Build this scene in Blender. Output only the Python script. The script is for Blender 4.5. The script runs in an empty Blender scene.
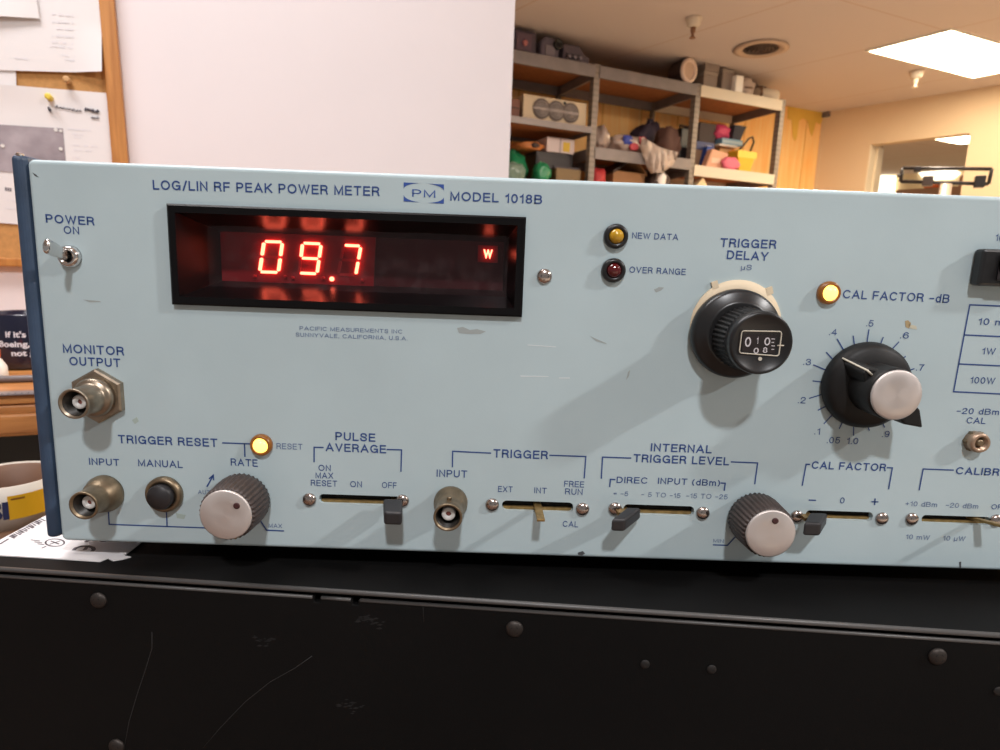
import bpy, bmesh, math, random
import numpy as np
from mathutils import Vector, Matrix, noise
random.seed(4)
PI = math.pi
S = bpy.context.scene
COL = S.collection

# ------------------------------------------------------------ camera
F = 619.6                       # focal length in pixels of a 1000 px wide frame
YAW, PITCH, ROLL = 0.0112973, 0.1736215, 0.0369652
CZ = 0.955                      # eye height; everything below is in metres
_f = np.array([math.sin(YAW)*math.cos(PITCH), math.cos(YAW)*math.cos(PITCH), -math.sin(PITCH)])
_r = np.array([math.cos(YAW), -math.sin(YAW), 0.0]); _u = np.cross(_r, _f)
_c, _s = math.cos(ROLL), math.sin(ROLL)
_r2 = _c*_r + _s*_u; _u2 = -_s*_r + _c*_u
RM = np.array([_r2, -_u2, _f])
cd = bpy.data.cameras.new('camera'); cam = bpy.data.objects.new('camera', cd); COL.objects.link(cam)
cam.matrix_world = Matrix(((_r2[0], _u2[0], -_f[0], 0), (_r2[1], _u2[1], -_f[1], 0), (_r2[2], _u2[2], -_f[2], CZ), (0, 0, 0, 1)))
cd.sensor_width = 36; cd.lens = F/1000*36; cd.clip_start = .02; cd.clip_end = 60
cd.dof.use_dof = True; cd.dof.focus_distance = .225; cd.dof.aperture_fstop = 26
S.camera = cam

# ------------------------------------------------------------ world, lights, exposure
S.view_settings.view_transform = 'Standard'; S.view_settings.look = 'None'
S.view_settings.exposure = 0.0; S.view_settings.gamma = 1; S.view_settings.use_curve_mapping = False
W_ = bpy.data.worlds.new('world'); S.world = W_; W_.use_nodes = True
W_.node_tree.nodes['Background'].inputs[0].default_value = (1, .95, .92, 1)
W_.node_tree.nodes['Background'].inputs[1].default_value = .26
def area(name, loc, sx, sy, power, color, rot=(0, 0, 0)):
    l = bpy.data.lights.new(name, 'AREA'); l.shape = 'RECTANGLE'; l.size = sx; l.size_y = sy; l.energy = power; l.color = color
    o = bpy.data.objects.new(name, l); o.location = loc; o.rotation_euler = rot; COL.objects.link(o)
    return o
area('ceiling_tube_over_bench', (.12, -1.35, CZ+1.66), .14, .14, 40, (.98, .98, 1))
area('ceiling_tube_right', (2.6, -.75, CZ+1.66), .16, .16, 80, (1, .97, .95))
area('added_partition_fill', (-.75, .35, CZ+1.62), .9, .5, 31, (1, .97, .97))  # unseen lamp, added to brighten the white wall
area('added_aisle_fill', (2.5, 3.5, CZ+1.64), .6, .6, 24, (1, .84, .68))  # unseen lamp, added to lift the shelving area
area('added_shelf_wall_fill', (1.55, 2.65, CZ+1.64), .5, .5, 84, (1, .84, .68))  # unseen lamp, added to light the wall under the shelves
area('ceiling_tube_by_opening', (5.3, 4.0, CZ+1.60), .5, .5, 85, (1, .82, .55))
TROFFER = 10
AMBER = (1.0, .74, .46)
area('far_room_tube', (5.3, 8.2, CZ+1.62), 1.2, 1.2, 60, (1, .80, .52))

# ------------------------------------------------------------ geometry helpers
def ray(x, y):
    return RM.T @ np.array([(x-500)/F, (y-375)/F, 1.0])
PD = .2126                      # distance of the meter's front panel (the plane y = PD)
A67 = math.radians(67)
U = np.array([math.sin(A67), math.cos(A67), 0.]); N = np.array([-U[1], U[0], 0.])   # the room's axes
ROT = math.radians(90-67)
A143 = math.radians(143)
V = np.array([math.sin(A143), math.cos(A143), 0.])

class MB:
    def __init__(s): s.v = []; s.f = []; s.m = []; s.sm = []
    def add(s, vs, fs, mi=0, smooth=False):
        b = len(s.v); s.v += [tuple(map(float, q)) for q in vs]
        for f in fs: s.f.append(tuple(b+i for i in f)); s.m.append(mi); s.sm.append(smooth)
        return s
    def box(s, x0, x1, y0, y1, z0, z1, mi=0):
        vs = [(x, y, z) for z in (z0, z1) for y in (y0, y1) for x in (x0, x1)]
        return s.add(vs, [(0, 2, 3, 1), (4, 5, 7, 6), (0, 1, 5, 4), (2, 6, 7, 3), (0, 4, 6, 2), (1, 3, 7, 5)], mi)
    def obox(s, c, ax, ay, az, mi=0):           # box from centre and three half-axis vectors
        c, ax, ay, az = map(np.array, (c, ax, ay, az))
        vs = [c+i*ax+j*ay+k*az for k in (-1, 1) for j in (-1, 1) for i in (-1, 1)]
        return s.add(vs, [(0, 2, 3, 1), (4, 5, 7, 6), (0, 1, 5, 4), (2, 6, 7, 3), (0, 4, 6, 2), (1, 3, 7, 5)], mi)
    def lathe(s, prof, c=(0, 0, 0), a=(0, -1, 0), n=40, rib=None, mi=0, smooth=True, ph=0, sx=1.0):
        # prof: (radius, distance along a); rib = (first ring, last ring, count, depth)
        a = Vector(a).normalized(); e1 = a.orthogonal().normalized()
        if abs(a.y) > .9: e1 = (Vector((1, 0, 0)) - a*a.x).normalized()
        e2 = a.cross(e1); c = Vector(c); vs = []; fs = []
        for k, (r, t) in enumerate(prof):
            for i in range(n):
                th = 2*PI*i/n+ph; rr = r
                if rib and rib[0] <= k <= rib[1]:
                    rr = r - rib[3]*(.5+.5*math.cos(th*rib[2]))
                vs.append(c + a*t + e1*(rr*math.cos(th)*sx) + e2*(rr*math.sin(th)))
        for k in range(len(prof)-1):
            for i in range(n):
                j = (i+1) % n
                fs.append((k*n+i, (k+1)*n+i, (k+1)*n+j, k*n+j))
        s.add(vs, fs, mi, smooth)
        if prof[0][0] > 1e-6: s.add(vs[:n], [tuple(range(n))], mi, False)
        if prof[-1][0] > 1e-6: s.add(vs[-n:], [tuple(reversed(range(n)))], mi, False)
        return s
    def tube(s, pts, r, n=8, mi=0, closed=False):
        pts = [Vector(p) for p in pts]; vs = []; fs = []; m = len(pts)
        up = Vector((0.13, .31, .94)).normalized()
        for k, p in enumerate(pts):
            d = (pts[min(k+1, m-1)]-pts[max(k-1, 0)]).normalized()
            e1 = d.cross(up)
            if e1.length < .1: e1 = d.cross(Vector((1, 0, 0)))
            e1.normalize(); e2 = d.cross(e1)
            rr = r[k] if isinstance(r, (list, tuple)) else r
            for i in range(n):
                vs.append(p+e1*rr*math.cos(2*PI*i/n)+e2*rr*math.sin(2*PI*i/n))
        for k in range(m-1):
            for i in range(n):
                j = (i+1) % n; fs.append((k*n+i, k*n+j, (k+1)*n+j, (k+1)*n+i))
        fs.append(tuple(reversed(range(n)))); fs.append(tuple((m-1)*n+i for i in range(n)))
        return s.add(vs, fs, mi, True)
    def prism(s, poly, fn, t0, t1, mi=0):       # polygon (a,b) extruded from t0 to t1, fn maps (a,b,t) to a point
        n = len(poly)
        vs = [fn(a, b, t0) for a, b in poly]+[fn(a, b, t1) for a, b in poly]
        fs = [tuple(range(n)), tuple(reversed(range(n, 2*n)))]
        fs += [(i, n+i, n+(i+1) % n, (i+1) % n) for i in range(n)]
        return s.add(vs, fs, mi)
    def blob(s, c, rad, amp=.15, freq=2.0, seed=0, p=2.6, n=28, m=18, flat=None, mi=0, smooth=True):
        vs = []; fs = []; c = Vector(c)
        def se(x): return math.copysign(abs(x)**(2/p), x)
        for k in range(m+1):
            ph = -PI/2+PI*k/m
            for i in range(n):
                th = 2*PI*i/n
                d = Vector((se(math.cos(ph))*se(math.cos(th)), se(math.cos(ph))*se(math.sin(th)), se(math.sin(ph))))
                q = 1+amp*(noise.noise(d*freq+Vector((seed*3.7, seed, 1)))*1.4+.6*abs(noise.noise(d*freq*2.7+Vector((seed, 5, seed))))*2-.5*.6)
                v = Vector((d.x*rad[0], d.y*rad[1], d.z*rad[2]))*q
                if flat is not None: v.z = max(v.z, flat)
                vs.append(c+v)
        for k in range(m):
            for i in range(n):
                j = (i+1) % n; fs.append((k*n+i, k*n+j, (k+1)*n+j, (k+1)*n+i))
        return s.add(vs, fs, mi, smooth)
    def build(s, name, mats, parent=None, bevel=0, loc=None, rotz=0, seg=2, fix=True):
        me = bpy.data.meshes.new(name); me.from_pydata(s.v, [], s.f)
        if not isinstance(mats, (list, tuple)): mats = [mats]
        for m in mats: me.materials.append(m)
        me.polygons.foreach_set('material_index', s.m); me.polygons.foreach_set('use_smooth', s.sm)
        if fix:
            bm = bmesh.new(); bm.from_mesh(me); bmesh.ops.remove_doubles(bm, verts=bm.verts, dist=1e-6)
            bmesh.ops.recalc_face_normals(bm, faces=bm.faces); bm.to_mesh(me); bm.free()
        me.update()
        o = bpy.data.objects.new(name, me); COL.objects.link(o)
        if parent: o.parent = parent
        if loc is not None: o.location = loc
        o.rotation_euler.z = rotz
        if bevel:
            b = o.modifiers.new('bevel', 'BEVEL'); b.width = bevel; b.segments = seg; b.limit_method = 'ANGLE'; b.angle_limit = math.radians(40)
        return o

def tag(o, label=None, cat=None, group=None, kind=None):
    if label: o['label'] = label
    if cat: o['category'] = cat
    if group: o['group'] = group
    if kind: o['kind'] = kind
    return o
def thing(name, label, cat, loc=(0, 0, 0), rotz=0, group=None):
    o = bpy.data.objects.new(name, None); COL.objects.link(o); o.empty_display_size = .02
    o.location = loc; o.rotation_euler.z = rotz
    return tag(o, label, cat, group)

# ------------------------------------------------------------ materials
def mat(name, col, rough=.5, metal=0, spec=.5, emit=None, es=0, bump=0, bscale=200, var=0, vscale=20, vcol=None, aniso=0, alpha=1, trans=0, coat=0):
    m = bpy.data.materials.new(name); m.use_nodes = True; nt = m.node_tree; b = nt.nodes['Principled BSDF']
    b.inputs['Base Color'].default_value = (*col, 1); b.inputs['Roughness'].default_value = rough; b.inputs['Metallic'].default_value = metal
    b.inputs['Specular IOR Level'].default_value = spec; b.inputs['Coat Weight'].default_value = coat
    b.inputs['Alpha'].default_value = alpha; b.inputs['Transmission Weight'].default_value = trans
    if emit: b.inputs['Emission Color'].default_value = (*emit, 1); b.inputs['Emission Strength'].default_value = es
    if var or bump:
        tc = nt.nodes.new('ShaderNodeTexCoord')
    if var:
        nz = nt.nodes.new('ShaderNodeTexNoise'); nz.inputs['Scale'].default_value = vscale; nz.inputs['Detail'].default_value = 6
        nt.links.new(tc.outputs['Object'], nz.inputs['Vector'])
        rp = nt.nodes.new('ShaderNodeValToRGB'); rp.color_ramp.elements[0].position = .35; rp.color_ramp.elements[1].position = .68
        v2 = vcol if vcol else tuple(c*(1-var) for c in col)
        rp.color_ramp.elements[0].color = (*v2, 1); rp.color_ramp.elements[1].color = (*col, 1)
        nt.links.new(nz.outputs['Fac'], rp.inputs[0]); nt.links.new(rp.outputs[0], b.inputs['Base Color'])
    if bump:
        n2 = nt.nodes.new('ShaderNodeTexNoise'); n2.inputs['Scale'].default_value = bscale; n2.inputs['Detail'].default_value = 3
        nt.links.new(tc.outputs['Object'], n2.inputs['Vector'])
        bp = nt.nodes.new('ShaderNodeBump'); bp.inputs['Strength'].default_value = bump; bp.inputs['Distance'].default_value = .2/bscale
        nt.links.new(n2.outputs['Fac'], bp.inputs['Height']); nt.links.new(bp.outputs[0], b.inputs['Normal'])
    if aniso:
        b.inputs['Anisotropic'].default_value = aniso
        tg = nt.nodes.new('ShaderNodeTangent'); tg.direction_type = 'RADIAL'; tg.axis = 'Y'; nt.links.new(tg.outputs[0], b.inputs['Tangent'])
    return m
def sr(r, g, b):
    return tuple(((c/255)/12.92 if c/255 <= .04045 else ((c/255+.055)/1.055)**2.4) for c in (r, g, b))

M = {}
M['panel'] = mat('pale_blue_enamel', sr(185, 203, 208), .38, bump=.08, bscale=900, var=.07, vscale=22)
M['trim'] = mat('dark_blue_enamel', sr(58, 78, 104), .45, var=.35, vscale=60, bump=.15, bscale=700)
M['case'] = mat('case_grey', sr(90, 100, 112), .5)
M['ink'] = mat('blue_ink', sr(42, 72, 132), .6)
M['ink_faint'] = mat('worn_blue_ink', sr(92, 112, 152), .7)
M['logo'] = mat('logo_blue', sr(48, 82, 158), .6)
M['black_plastic'] = mat('black_plastic', (.012, .012, .013), .32)
M['black_matte'] = mat('black_matte', (.010, .0095, .0095), .5, spec=.3, bump=.2, bscale=900)
M['hollow'] = mat('dark_interior', (.004, .004, .004), .9)
M['brown_ribbed'] = mat('brown_black_ribbed_plastic', sr(70, 58, 54), .5, var=.3, vscale=400)
M['alu'] = mat('brushed_aluminium', sr(206, 197, 192), .42, .55, aniso=.6, bump=.05, bscale=1500)
M['nickel'] = mat('dull_nickel', sr(168, 154, 136), .36, .92, var=.25, vscale=300)
M['nickel_tan'] = mat('tarnished_nickel', sr(150, 132, 108), .42, .85, var=.3, vscale=260)
M['chrome'] = mat('chrome', sr(215, 212, 210), .14, 1)
M['screw'] = mat('screw_steel', sr(190, 178, 172), .22, 1)
M['brass'] = mat('tarnished_brass', sr(172, 142, 92), .42, .7, var=.35, vscale=500)
M['teflon'] = mat('white_insulator', sr(225, 222, 218), .4)
M['red_pin'] = mat('reddish_contact', sr(120, 60, 50), .5)
M['cream'] = mat('cream_dial_paper', sr(228, 210, 180), .7)
M['legend_white'] = mat('dial_white_print', sr(205, 198, 182), .6)
M['grey_key'] = mat('grey_key_plastic', sr(74, 70, 72), .45)
M['lever'] = mat('charcoal_lever_plastic', sr(40, 38, 40), .42)
M['redboard'] = mat('display_board', (.045, .0035, .006), .6, var=.4, vscale=60)
M['redglow'] = mat('digit_glow_block', (.20, .006, .012), .5)  # red glow of the lit display put into the colour
M['seg_on'] = mat('lit_segment', (1, .2, .1), .5, emit=(1.0, .19, .10), es=9.5)
M['seg_off'] = mat('unlit_segment', (.40, .015, .02), .45)
M['bezel'] = mat('bezel_gloss_black', (.005, .0045, .005), .3, spec=.16)
M['led_amber_on'] = mat('lit_amber_lens', (1, .6, .1), .3, emit=(1.0, .60, .11), es=3.3)
M['led_amber_rim'] = mat('amber_lens_rim', (.22, .08, .012), .3, emit=(1.0, .30, .01), es=.05)
M['led_yellow'] = mat('unlit_yellow_lens', sr(186, 140, 20), .12, coat=.6)
M['led_red'] = mat('unlit_red_lens', sr(84, 8, 14), .12, coat=.6)
M['chip'] = mat('paint_chip', sr(70, 72, 76), .7)
M['scuff'] = mat('grey_scuff', sr(158, 166, 166), .7)
M['rust'] = mat('brown_stain', sr(170, 150, 112), .7)
M['black_box'] = mat('black_painted_steel', (.0045, .0045, .0046), .6, spec=.12, bump=.25, bscale=1400, var=.45, vscale=9, vcol=(.0062, .0060, .0060))
M['box_edge'] = mat('edge_highlight_grey', (.075, .072, .07), .4, bump=.3, bscale=1500)  # pale grey puts the ridge highlights into the edge colour
M['scratch'] = mat('scratch_grey', (.022, .021, .020), .8)
M['dust'] = mat('dust_grey', (.0085, .008, .008), .9)
M['paper'] = mat('white_paper', sr(236, 232, 232), .8, var=.04, vscale=8)
M['print_grey'] = mat('grey_print', sr(120, 116, 122), .8)
M['print_faint'] = mat('faint_print', sr(228, 225, 229), .8)
M['pen'] = mat('pen_ink', sr(60, 60, 76), .8)
M['photo'] = mat('printed_photo', sr(182, 172, 178), .7, var=.4, vscale=14, vcol=sr(128, 118, 124))
M['cork'] = mat('cork', sr(206, 152, 92), .9, var=.18, vscale=120, bump=.3, bscale=300)
M['whitewall'] = mat('painted_white_wall', sr(236, 228, 230), .75, bump=.06, bscale=60, var=.02, vscale=5)
M['ceiling_p'] = None
M['beige_wall'] = mat('beige_paint', sr(226, 200, 168), .8)
M['jamb'] = mat('jamb_paint', sr(242, 226, 200), .6)
M['shelf_metal'] = mat('grey_shelf_steel', sr(136, 128, 128), .45, .3, var=.15, vscale=12)
M['shelf_beige_lit'] = mat('lit_beige_shelf_beam', sr(216, 204, 184), .4)  # grey-beige, paled to hold the ceiling light's glare
M['particle'] = mat('particle_board', sr(176, 112, 66), .75, var=.2, vscale=30)
M['bench'] = mat('bench_top', sr(104, 74, 52), .6, var=.3, vscale=30)
M['desk_dark'] = mat('desk_shadow_panel', sr(40, 34, 30), .6)
M['mug'] = mat('navy_glaze', sr(20, 22, 44), .2, coat=.4)
M['white_print'] = mat('white_glaze_print', sr(222, 222, 232), .5)
M['floor'] = mat('floor_carpet', sr(196, 184, 168), .8, var=.1, vscale=40)
M['bore'] = mat('dark_bore', (.03, .026, .022), .4, metal=.3)
M['lampwhite'] = mat('diffuser', (1, .95, .85), .6, emit=(1, .86, .62), es=TROFFER*1.6)
M['glowpane'] = mat('bright_pane', (1, .95, .85), .6, emit=(1, .93, .74), es=2.2)
M['white_plastic'] = mat('white_plastic', sr(228, 224, 220), .4)
def flat(name, rgb, rough=.6, **k):
    if name not in M: M[name] = mat(name, sr(*rgb), rough, **k)
    return M[name]

def wood(name, c1, c2, scale=(1, 1, 1), wscale=6, rough=.5, axis='X', dist=3.0):
    m = bpy.data.materials.new(name); m.use_nodes = True; nt = m.node_tree; b = nt.nodes['Principled BSDF']; b.inputs['Roughness'].default_value = rough
    tc = nt.nodes.new('ShaderNodeTexCoord'); mp = nt.nodes.new('ShaderNodeMapping'); mp.inputs['Scale'].default_value = scale
    nz = nt.nodes.new('ShaderNodeTexNoise'); nz.inputs['Scale'].default_value = wscale; nz.inputs['Detail'].default_value = 8; nz.inputs['Distortion'].default_value = dist*.2
    rp = nt.nodes.new('ShaderNodeValToRGB'); rp.color_ramp.elements[0].position = .3; rp.color_ramp.elements[1].position = .7
    rp.color_ramp.elements[0].color = (*c1, 1); rp.color_ramp.elements[1].color = (*c2, 1)
    nt.links.new(tc.outputs['Object'], mp.inputs[0]); nt.links.new(mp.outputs[0], nz.inputs['Vector']); nt.links.new(nz.outputs['Fac'], rp.inputs[0]); nt.links.new(rp.outputs[0], b.inputs['Base Color'])
    return m
M['oak'] = wood('oak_frame', sr(168, 106, 46), sr(206, 142, 74), (14, 14, 1.2), 6)
M['desk_wood'] = wood('desk_wood', sr(150, 92, 46), sr(200, 138, 80), (1.5, 18, 18), 5, .35)
M['panelling'] = wood('yellow_wood_panelling', sr(255, 188, 104), sr(255, 214, 146), (9, 9, .7), 2.2, .6)
M['panel_paint'] = mat('yellow_paint_patch', sr(240, 194, 84), .7, var=.12, vscale=5)

# perforated steel angle: rows of punched holes
def perforated():
    m = bpy.data.materials.new('perforated_steel'); m.use_nodes = True; nt = m.node_tree; b = nt.nodes['Principled BSDF']
    b.inputs['Roughness'].default_value = .45; b.inputs['Metallic'].default_value = .3
    tc = nt.nodes.new('ShaderNodeTexCoord'); sp = nt.nodes.new('ShaderNodeSeparateXYZ'); nt.links.new(tc.outputs['Object'], sp.inputs[0])
    a = nt.nodes.new('ShaderNodeMath'); a.operation = 'MULTIPLY'; a.inputs[1].default_value = 2*PI/.04; nt.links.new(sp.outputs['Z'], a.inputs[0])
    c = nt.nodes.new('ShaderNodeMath'); c.operation = 'SINE'; nt.links.new(a.outputs[0], c.inputs[0])
    g = nt.nodes.new('ShaderNodeMath'); g.operation = 'GREATER_THAN'; g.inputs[1].default_value = .35; nt.links.new(c.outputs[0], g.inputs[0])
    mx = nt.nodes.new('ShaderNodeMix'); mx.data_type = 'RGBA'; mx.inputs[6].default_value = (*sr(140, 130, 122), 1); mx.inputs[7].default_value = (*sr(126, 116, 108), 1)
    nt.links.new(g.outputs[0], mx.inputs[0]); nt.links.new(mx.outputs[2], b.inputs['Base Color'])
    return m
M['post'] = perforated()

def ceiling_mat():
    m = bpy.data.materials.new('ceiling_tiles'); m.use_nodes = True; nt = m.node_tree; b = nt.nodes['Principled BSDF']; b.inputs['Roughness'].default_value = .9
    geo = nt.nodes.new('ShaderNodeNewGeometry')
    def line(vec, off, period, w):
        d = nt.nodes.new('ShaderNodeVectorMath'); d.operation = 'DOT_PRODUCT'; d.inputs[1].default_value = vec; nt.links.new(geo.outputs['Position'], d.inputs[0])
        a = nt.nodes.new('ShaderNodeMath'); a.operation = 'SUBTRACT'; a.inputs[1].default_value = off; nt.links.new(d.outputs['Value'], a.inputs[0])
        q = nt.nodes.new('ShaderNodeMath'); q.operation = 'PINGPONG'; q.inputs[1].default_value = period/2; nt.links.new(a.outputs[0], q.inputs[0])
        l = nt.nodes.new('ShaderNodeMath'); l.operation = 'LESS_THAN'; l.inputs[1].default_value = w; nt.links.new(q.outputs[0], l.inputs[0])
        return l
    nv = (-V[1], V[0], 0)
    l1 = line(tuple(N), 3.03, 2.4, .005); l2 = line(nv, 5.16, 1.19, .006)
    mx = nt.nodes.new('ShaderNodeMath'); mx.operation = 'MAXIMUM'; nt.links.new(l1.outputs[0], mx.inputs[0]); nt.links.new(l2.outputs[0], mx.inputs[1])
    mm = nt.nodes.new('ShaderNodeMix'); mm.data_type = 'RGBA'; mm.inputs[6].default_value = (*sr(202, 188, 183), 1); mm.inputs[7].default_value = (*sr(190, 165, 150), 1)
    nt.links.new(mx.outputs[0], mm.inputs[0]); nt.links.new(mm.outputs[2], b.inputs['Base Color'])
    return m
M['ceiling'] = ceiling_mat()

# ------------------------------------------------------------ the room
def sn(s, d, z=0):            # room coordinates: s along the shelf wall, d away from the camera
    p = U*s+N*d; return (p[0], p[1], z+CZ)
HC = 1.70                     # ceiling above the eye
WD = 4.98                     # distance of the panelled wall
def struct(name, mb, m, **k):
    return tag(mb.build(name, m, **k), kind='structure')
struct('floor', MB().box(-4, 13, -3, 15, -.05, 0), M['floor'])
struct('ceiling', MB().box(-4, 13, -3, 15, CZ+HC, CZ+HC+.05), M['ceiling'])
Cn = np.array([3.376, 6.787, 0]); WA = math.radians(140.3)
WV = np.array([math.sin(WA), math.cos(WA), 0]); WN = np.array([.7694, .6388, 0])
sC = float(Cn@U)
m = MB(); m.prism([(-2.5, WD), (sC+.05, WD), (sC+.05, WD+.1), (-2.5, WD+.1)], lambda a, b, t: sn(a, b, t), -CZ, HC)
struct('wall_back', m, M['panelling'])
# seams between the wood panels and the yellow painted patches
m = MB()
for s in np.arange(.2, sC-.05, .41):
    m.prism([(s, WD-.004), (s+.012, WD-.004), (s+.012, WD), (s, WD)], lambda a, b, t: sn(a, b, t), -CZ, HC)
struct('trim_1', m, flat('seam', (232, 172, 86)))
def wp(t, d, z): p = Cn+WV*t+WN*d; return (p[0], p[1], z+CZ)
T0, T1, ZT, TH = .449, 1.27, 1.325, .34
m = MB()
m.prism([(-.1, 0), (T0, 0), (T0, TH), (-.1, TH)], lambda a, b, t: wp(a, b, t), -CZ, HC)
m.prism([(T1, 0), (7, 0), (7, .12), (T1, .12)], lambda a, b, t: wp(a, b, t), -CZ, HC)
m.prism([(T0, 0), (T1, 0), (T1, .12), (T0, .12)], lambda a, b, t: wp(a, b, t), ZT, HC)
struct('wall_right', m, M['beige_wall'])
m = MB(); m.prism([(T0, .0), (T0+.012, .0), (T0+.012, TH), (T0, TH)], lambda a, b, t: wp(a, b, t), -CZ, ZT)
m.prism([(T0+.012, .14), (T0+.03, .14), (T0+.03, .2), (T0+.012, .2)], lambda a, b, t: wp(a, b, t), -CZ, ZT)
struct('trim_2', m, M['jamb'])
m = MB(); m.prism([(-6, 4.7), (7, 4.7), (7, 4.8), (-6, 4.8)], lambda a, b, t: wp(a, b, t), -CZ, HC)
struct('wall_far', m, flat('cream_wall', (244, 226, 190)))

def hit_w(x, y, d):           # pixel ray onto the plane parallel to the right wall at depth d behind it
    r = ray(x, y); k = float((Cn@WN+d)/(r@WN)); p = r*k
    return float((p-Cn)@WV), float(p[2])
def W(x, y, Dp):
    r = ray(x, y); k = Dp/float(r@N); p = r*k; return float(p@U), float(p[2])

a_, b_ = W(818.5, 165, WD-.02)[0], W(822.5, 165, WD-.02)[0]; zc_ = W(821, 146, WD-.02)[1]
m = MB(); m.prism([(a_, WD-.03), (b_, WD-.03), (b_, WD-.004), (a_, WD-.004)], lambda a, b, t: sn(a, b, t), -CZ, zc_)
struct('trim_3', m, flat('corner_strip', (246, 238, 226)))
# window, bright oval and things in the room beyond the opening
def quadw(px, d, th=.02):
    pts = [hit_w(x, y, d) for x, y in px]
    m = MB(); m.prism(pts, lambda a, b, t: wp(a, t, b), d-th, d); return m
struct('window_1', quadw([(879, 175), (896, 176), (894.5, 195), (878, 195)], 4.66), M['glowpane'])
struct('bright_oval', quadw([(918, 172), (927, 168.5), (955, 169), (961, 173), (954, 179), (925, 180.5)], 4.66), M['glowpane'])  # bright oval, added as a glowing plate on the far wall
a0, z0 = hit_w(896, 190, 1.6); a1, _ = hit_w(986, 193, 1.6)
m = MB().prism([(0, 0), (a1-a0, 0), (a1-a0, .06), (0, .06)], lambda a, b, t: (WV[0]*a+WN[0]*b, WV[1]*a+WN[1]*b, t), 0, z0+CZ)
o = m.build('office_partition', flat('partition_fabric', (176, 140, 116)), loc=wp(a0, 1.6, -CZ))
tag(o, 'brown fabric office partition in the room beyond the opening', 'partition')
b0, zb0 = hit_w(957, 191, 1.72); b1, _ = hit_w(969, 191, 1.72); _, zb1 = hit_w(964, 174.5, 1.72)
t_ = thing('filing_cabinet', 'tall brown cabinet rising above the office partition beyond the opening', 'cabinet', wp(b0, 1.72, -CZ))
wb = abs(b1-b0)
m = MB().prism([(0, 0), (wb, 0), (wb, .4), (0, .4)], lambda a, b, t: (WV[0]*a+WN[0]*b, WV[1]*a+WN[1]*b, t), 0, zb1+CZ); m.build('body', flat('cabinet_brown', (172, 136, 112)), t_, bevel=.02)
m = MB().prism([(.02, -.008), (wb-.02, -.008), (wb-.02, 0), (.02, 0)], lambda a, b, t: (WV[0]*a+WN[0]*b, WV[1]*a+WN[1]*b, t), .1, zb1+CZ-.05); m.build('door', flat('cabinet_brown', (172, 136, 112)), t_)
b0, zb0 = hit_w(925, 190, 1.63); b1, _ = hit_w(940, 190, 1.63); _, zb1 = hit_w(932, 184, 1.63)
m = MB(); hw = abs(b1-b0)/2
for k in range(3):
    m.blob(((k-1)*hw*.7*WV[0], (k-1)*hw*.7*WV[1], (zb1-z0)*.5), (hw*.5, hw*.5, (zb1-z0)*(.6-.1*(k == 2))), .15, 2, k, flat=-(zb1-z0)*.5)
tag(m.build('artificial_flowers', flat('orange_item', (236, 120, 60)), loc=wp((b0+b1)/2, 1.63, z0)), 'small bright orange bunch on top of the office partition', 'decoration')

# troffers
def ceil(x, y):
    r = ray(x, y); k = HC/r[2]; return r*k
def troffer(corners, label, name='ceiling_light'):
    c = sum(corners)/4
    t = thing(name, label, 'ceiling light', (c[0], c[1], CZ+HC))
    m = MB()
    for i in range(4):
        p, q = corners[i]-c, corners[(i+1) % 4]-c
        p2, q2 = p*1.035, q*1.035
        m.add([(p[0], p[1], -.012), (q[0], q[1], -.012), (q2[0], q2[1], -.012), (p2[0], p2[1], -.012), (p[0], p[1], -.001), (q[0], q[1], -.001), (q2[0], q2[1], -.001), (p2[0], p2[1], -.001)],
              [(0, 1, 2, 3), (4, 7, 6, 5), (0, 4, 5, 1), (2, 6, 7, 3), (0, 3, 7, 4), (1, 5, 6, 2)])
    m.build('frame', flat('troffer_frame', (240, 236, 226)), t)
    m = MB(); d = [(q-c) for q in corners]
    m.add([(q[0], q[1], -.008) for q in d]+[(q[0], q[1], -.002) for q in d], [(0, 1, 2, 3), (7, 6, 5, 4), (0, 4, 5, 1), (1, 5, 6, 2), (2, 6, 7, 3), (3, 7, 4, 0)])
    m.build('diffuser', M['lampwhite'], t)
A, B, C3 = ceil(868.8, 50.1), ceil(952, 28.8), ceil(973.3, 76.5)
troffer([A, B, B+C3-A, C3], 'large bright rectangular ceiling light above the doorway corner')
L2 = ceil(972, 136.5)
troffer([L2-WV*.0-U*.35-V*.3, L2-U*.35+V*.3, L2+U*.35+V*.3, L2+U*.35-V*.3], 'small bright ceiling light seen through the opening beyond')

# round diffuser, sprinkler, detector
c = ceil(761, 48)
t = thing('ceiling_vent', 'round ceiling air diffuser with dark slotted centre', 'vent', (c[0], c[1], CZ+HC))
MB().lathe([(.19, .0), (.20, .012), (.17, .02), (.135, .012), (.13, .0)], a=(0, 0, -1), n=48).build('rim', flat('vent_rim', (196, 170, 150)), t)
m = MB()
for k in range(4): m.lathe([(.12-.028*k, .004), (.125-.028*k, .012+.004*k), (.11-.028*k, .014+.004*k), (.106-.028*k, .004)], a=(0, 0, -1), n=36)
m.lathe([(.12, .001), (.12, .003)], a=(0, 0, -1), n=36)
m.build('louvre', flat('vent_dark', (70, 52, 46)), t)
def sprinkler(px, label, bright):
    c = ceil(*px)
    t = thing('sprinkler_head', label, 'sprinkler', (c[0], c[1], CZ+HC), group='ceiling sprinkler heads')
    MB().lathe([(.055, 0), (.053, .012), (.042, .05), (.028, .06), (.02, .06)], a=(0, 0, -1), n=28).build('cup', flat('sprinkler_cup', (214, 200, 184)), t)
    m = MB().lathe([(.018, .055), (.016, .09), (.010, .095), (.010, .12), (.022, .123), (.022, .127)], a=(0, 0, -1), n=16)
    m.build('nozzle', flat('sprinkler_brass' if not bright else 'sprinkler_white', (132, 92, 66) if not bright else (238, 228, 208)), t)
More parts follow.
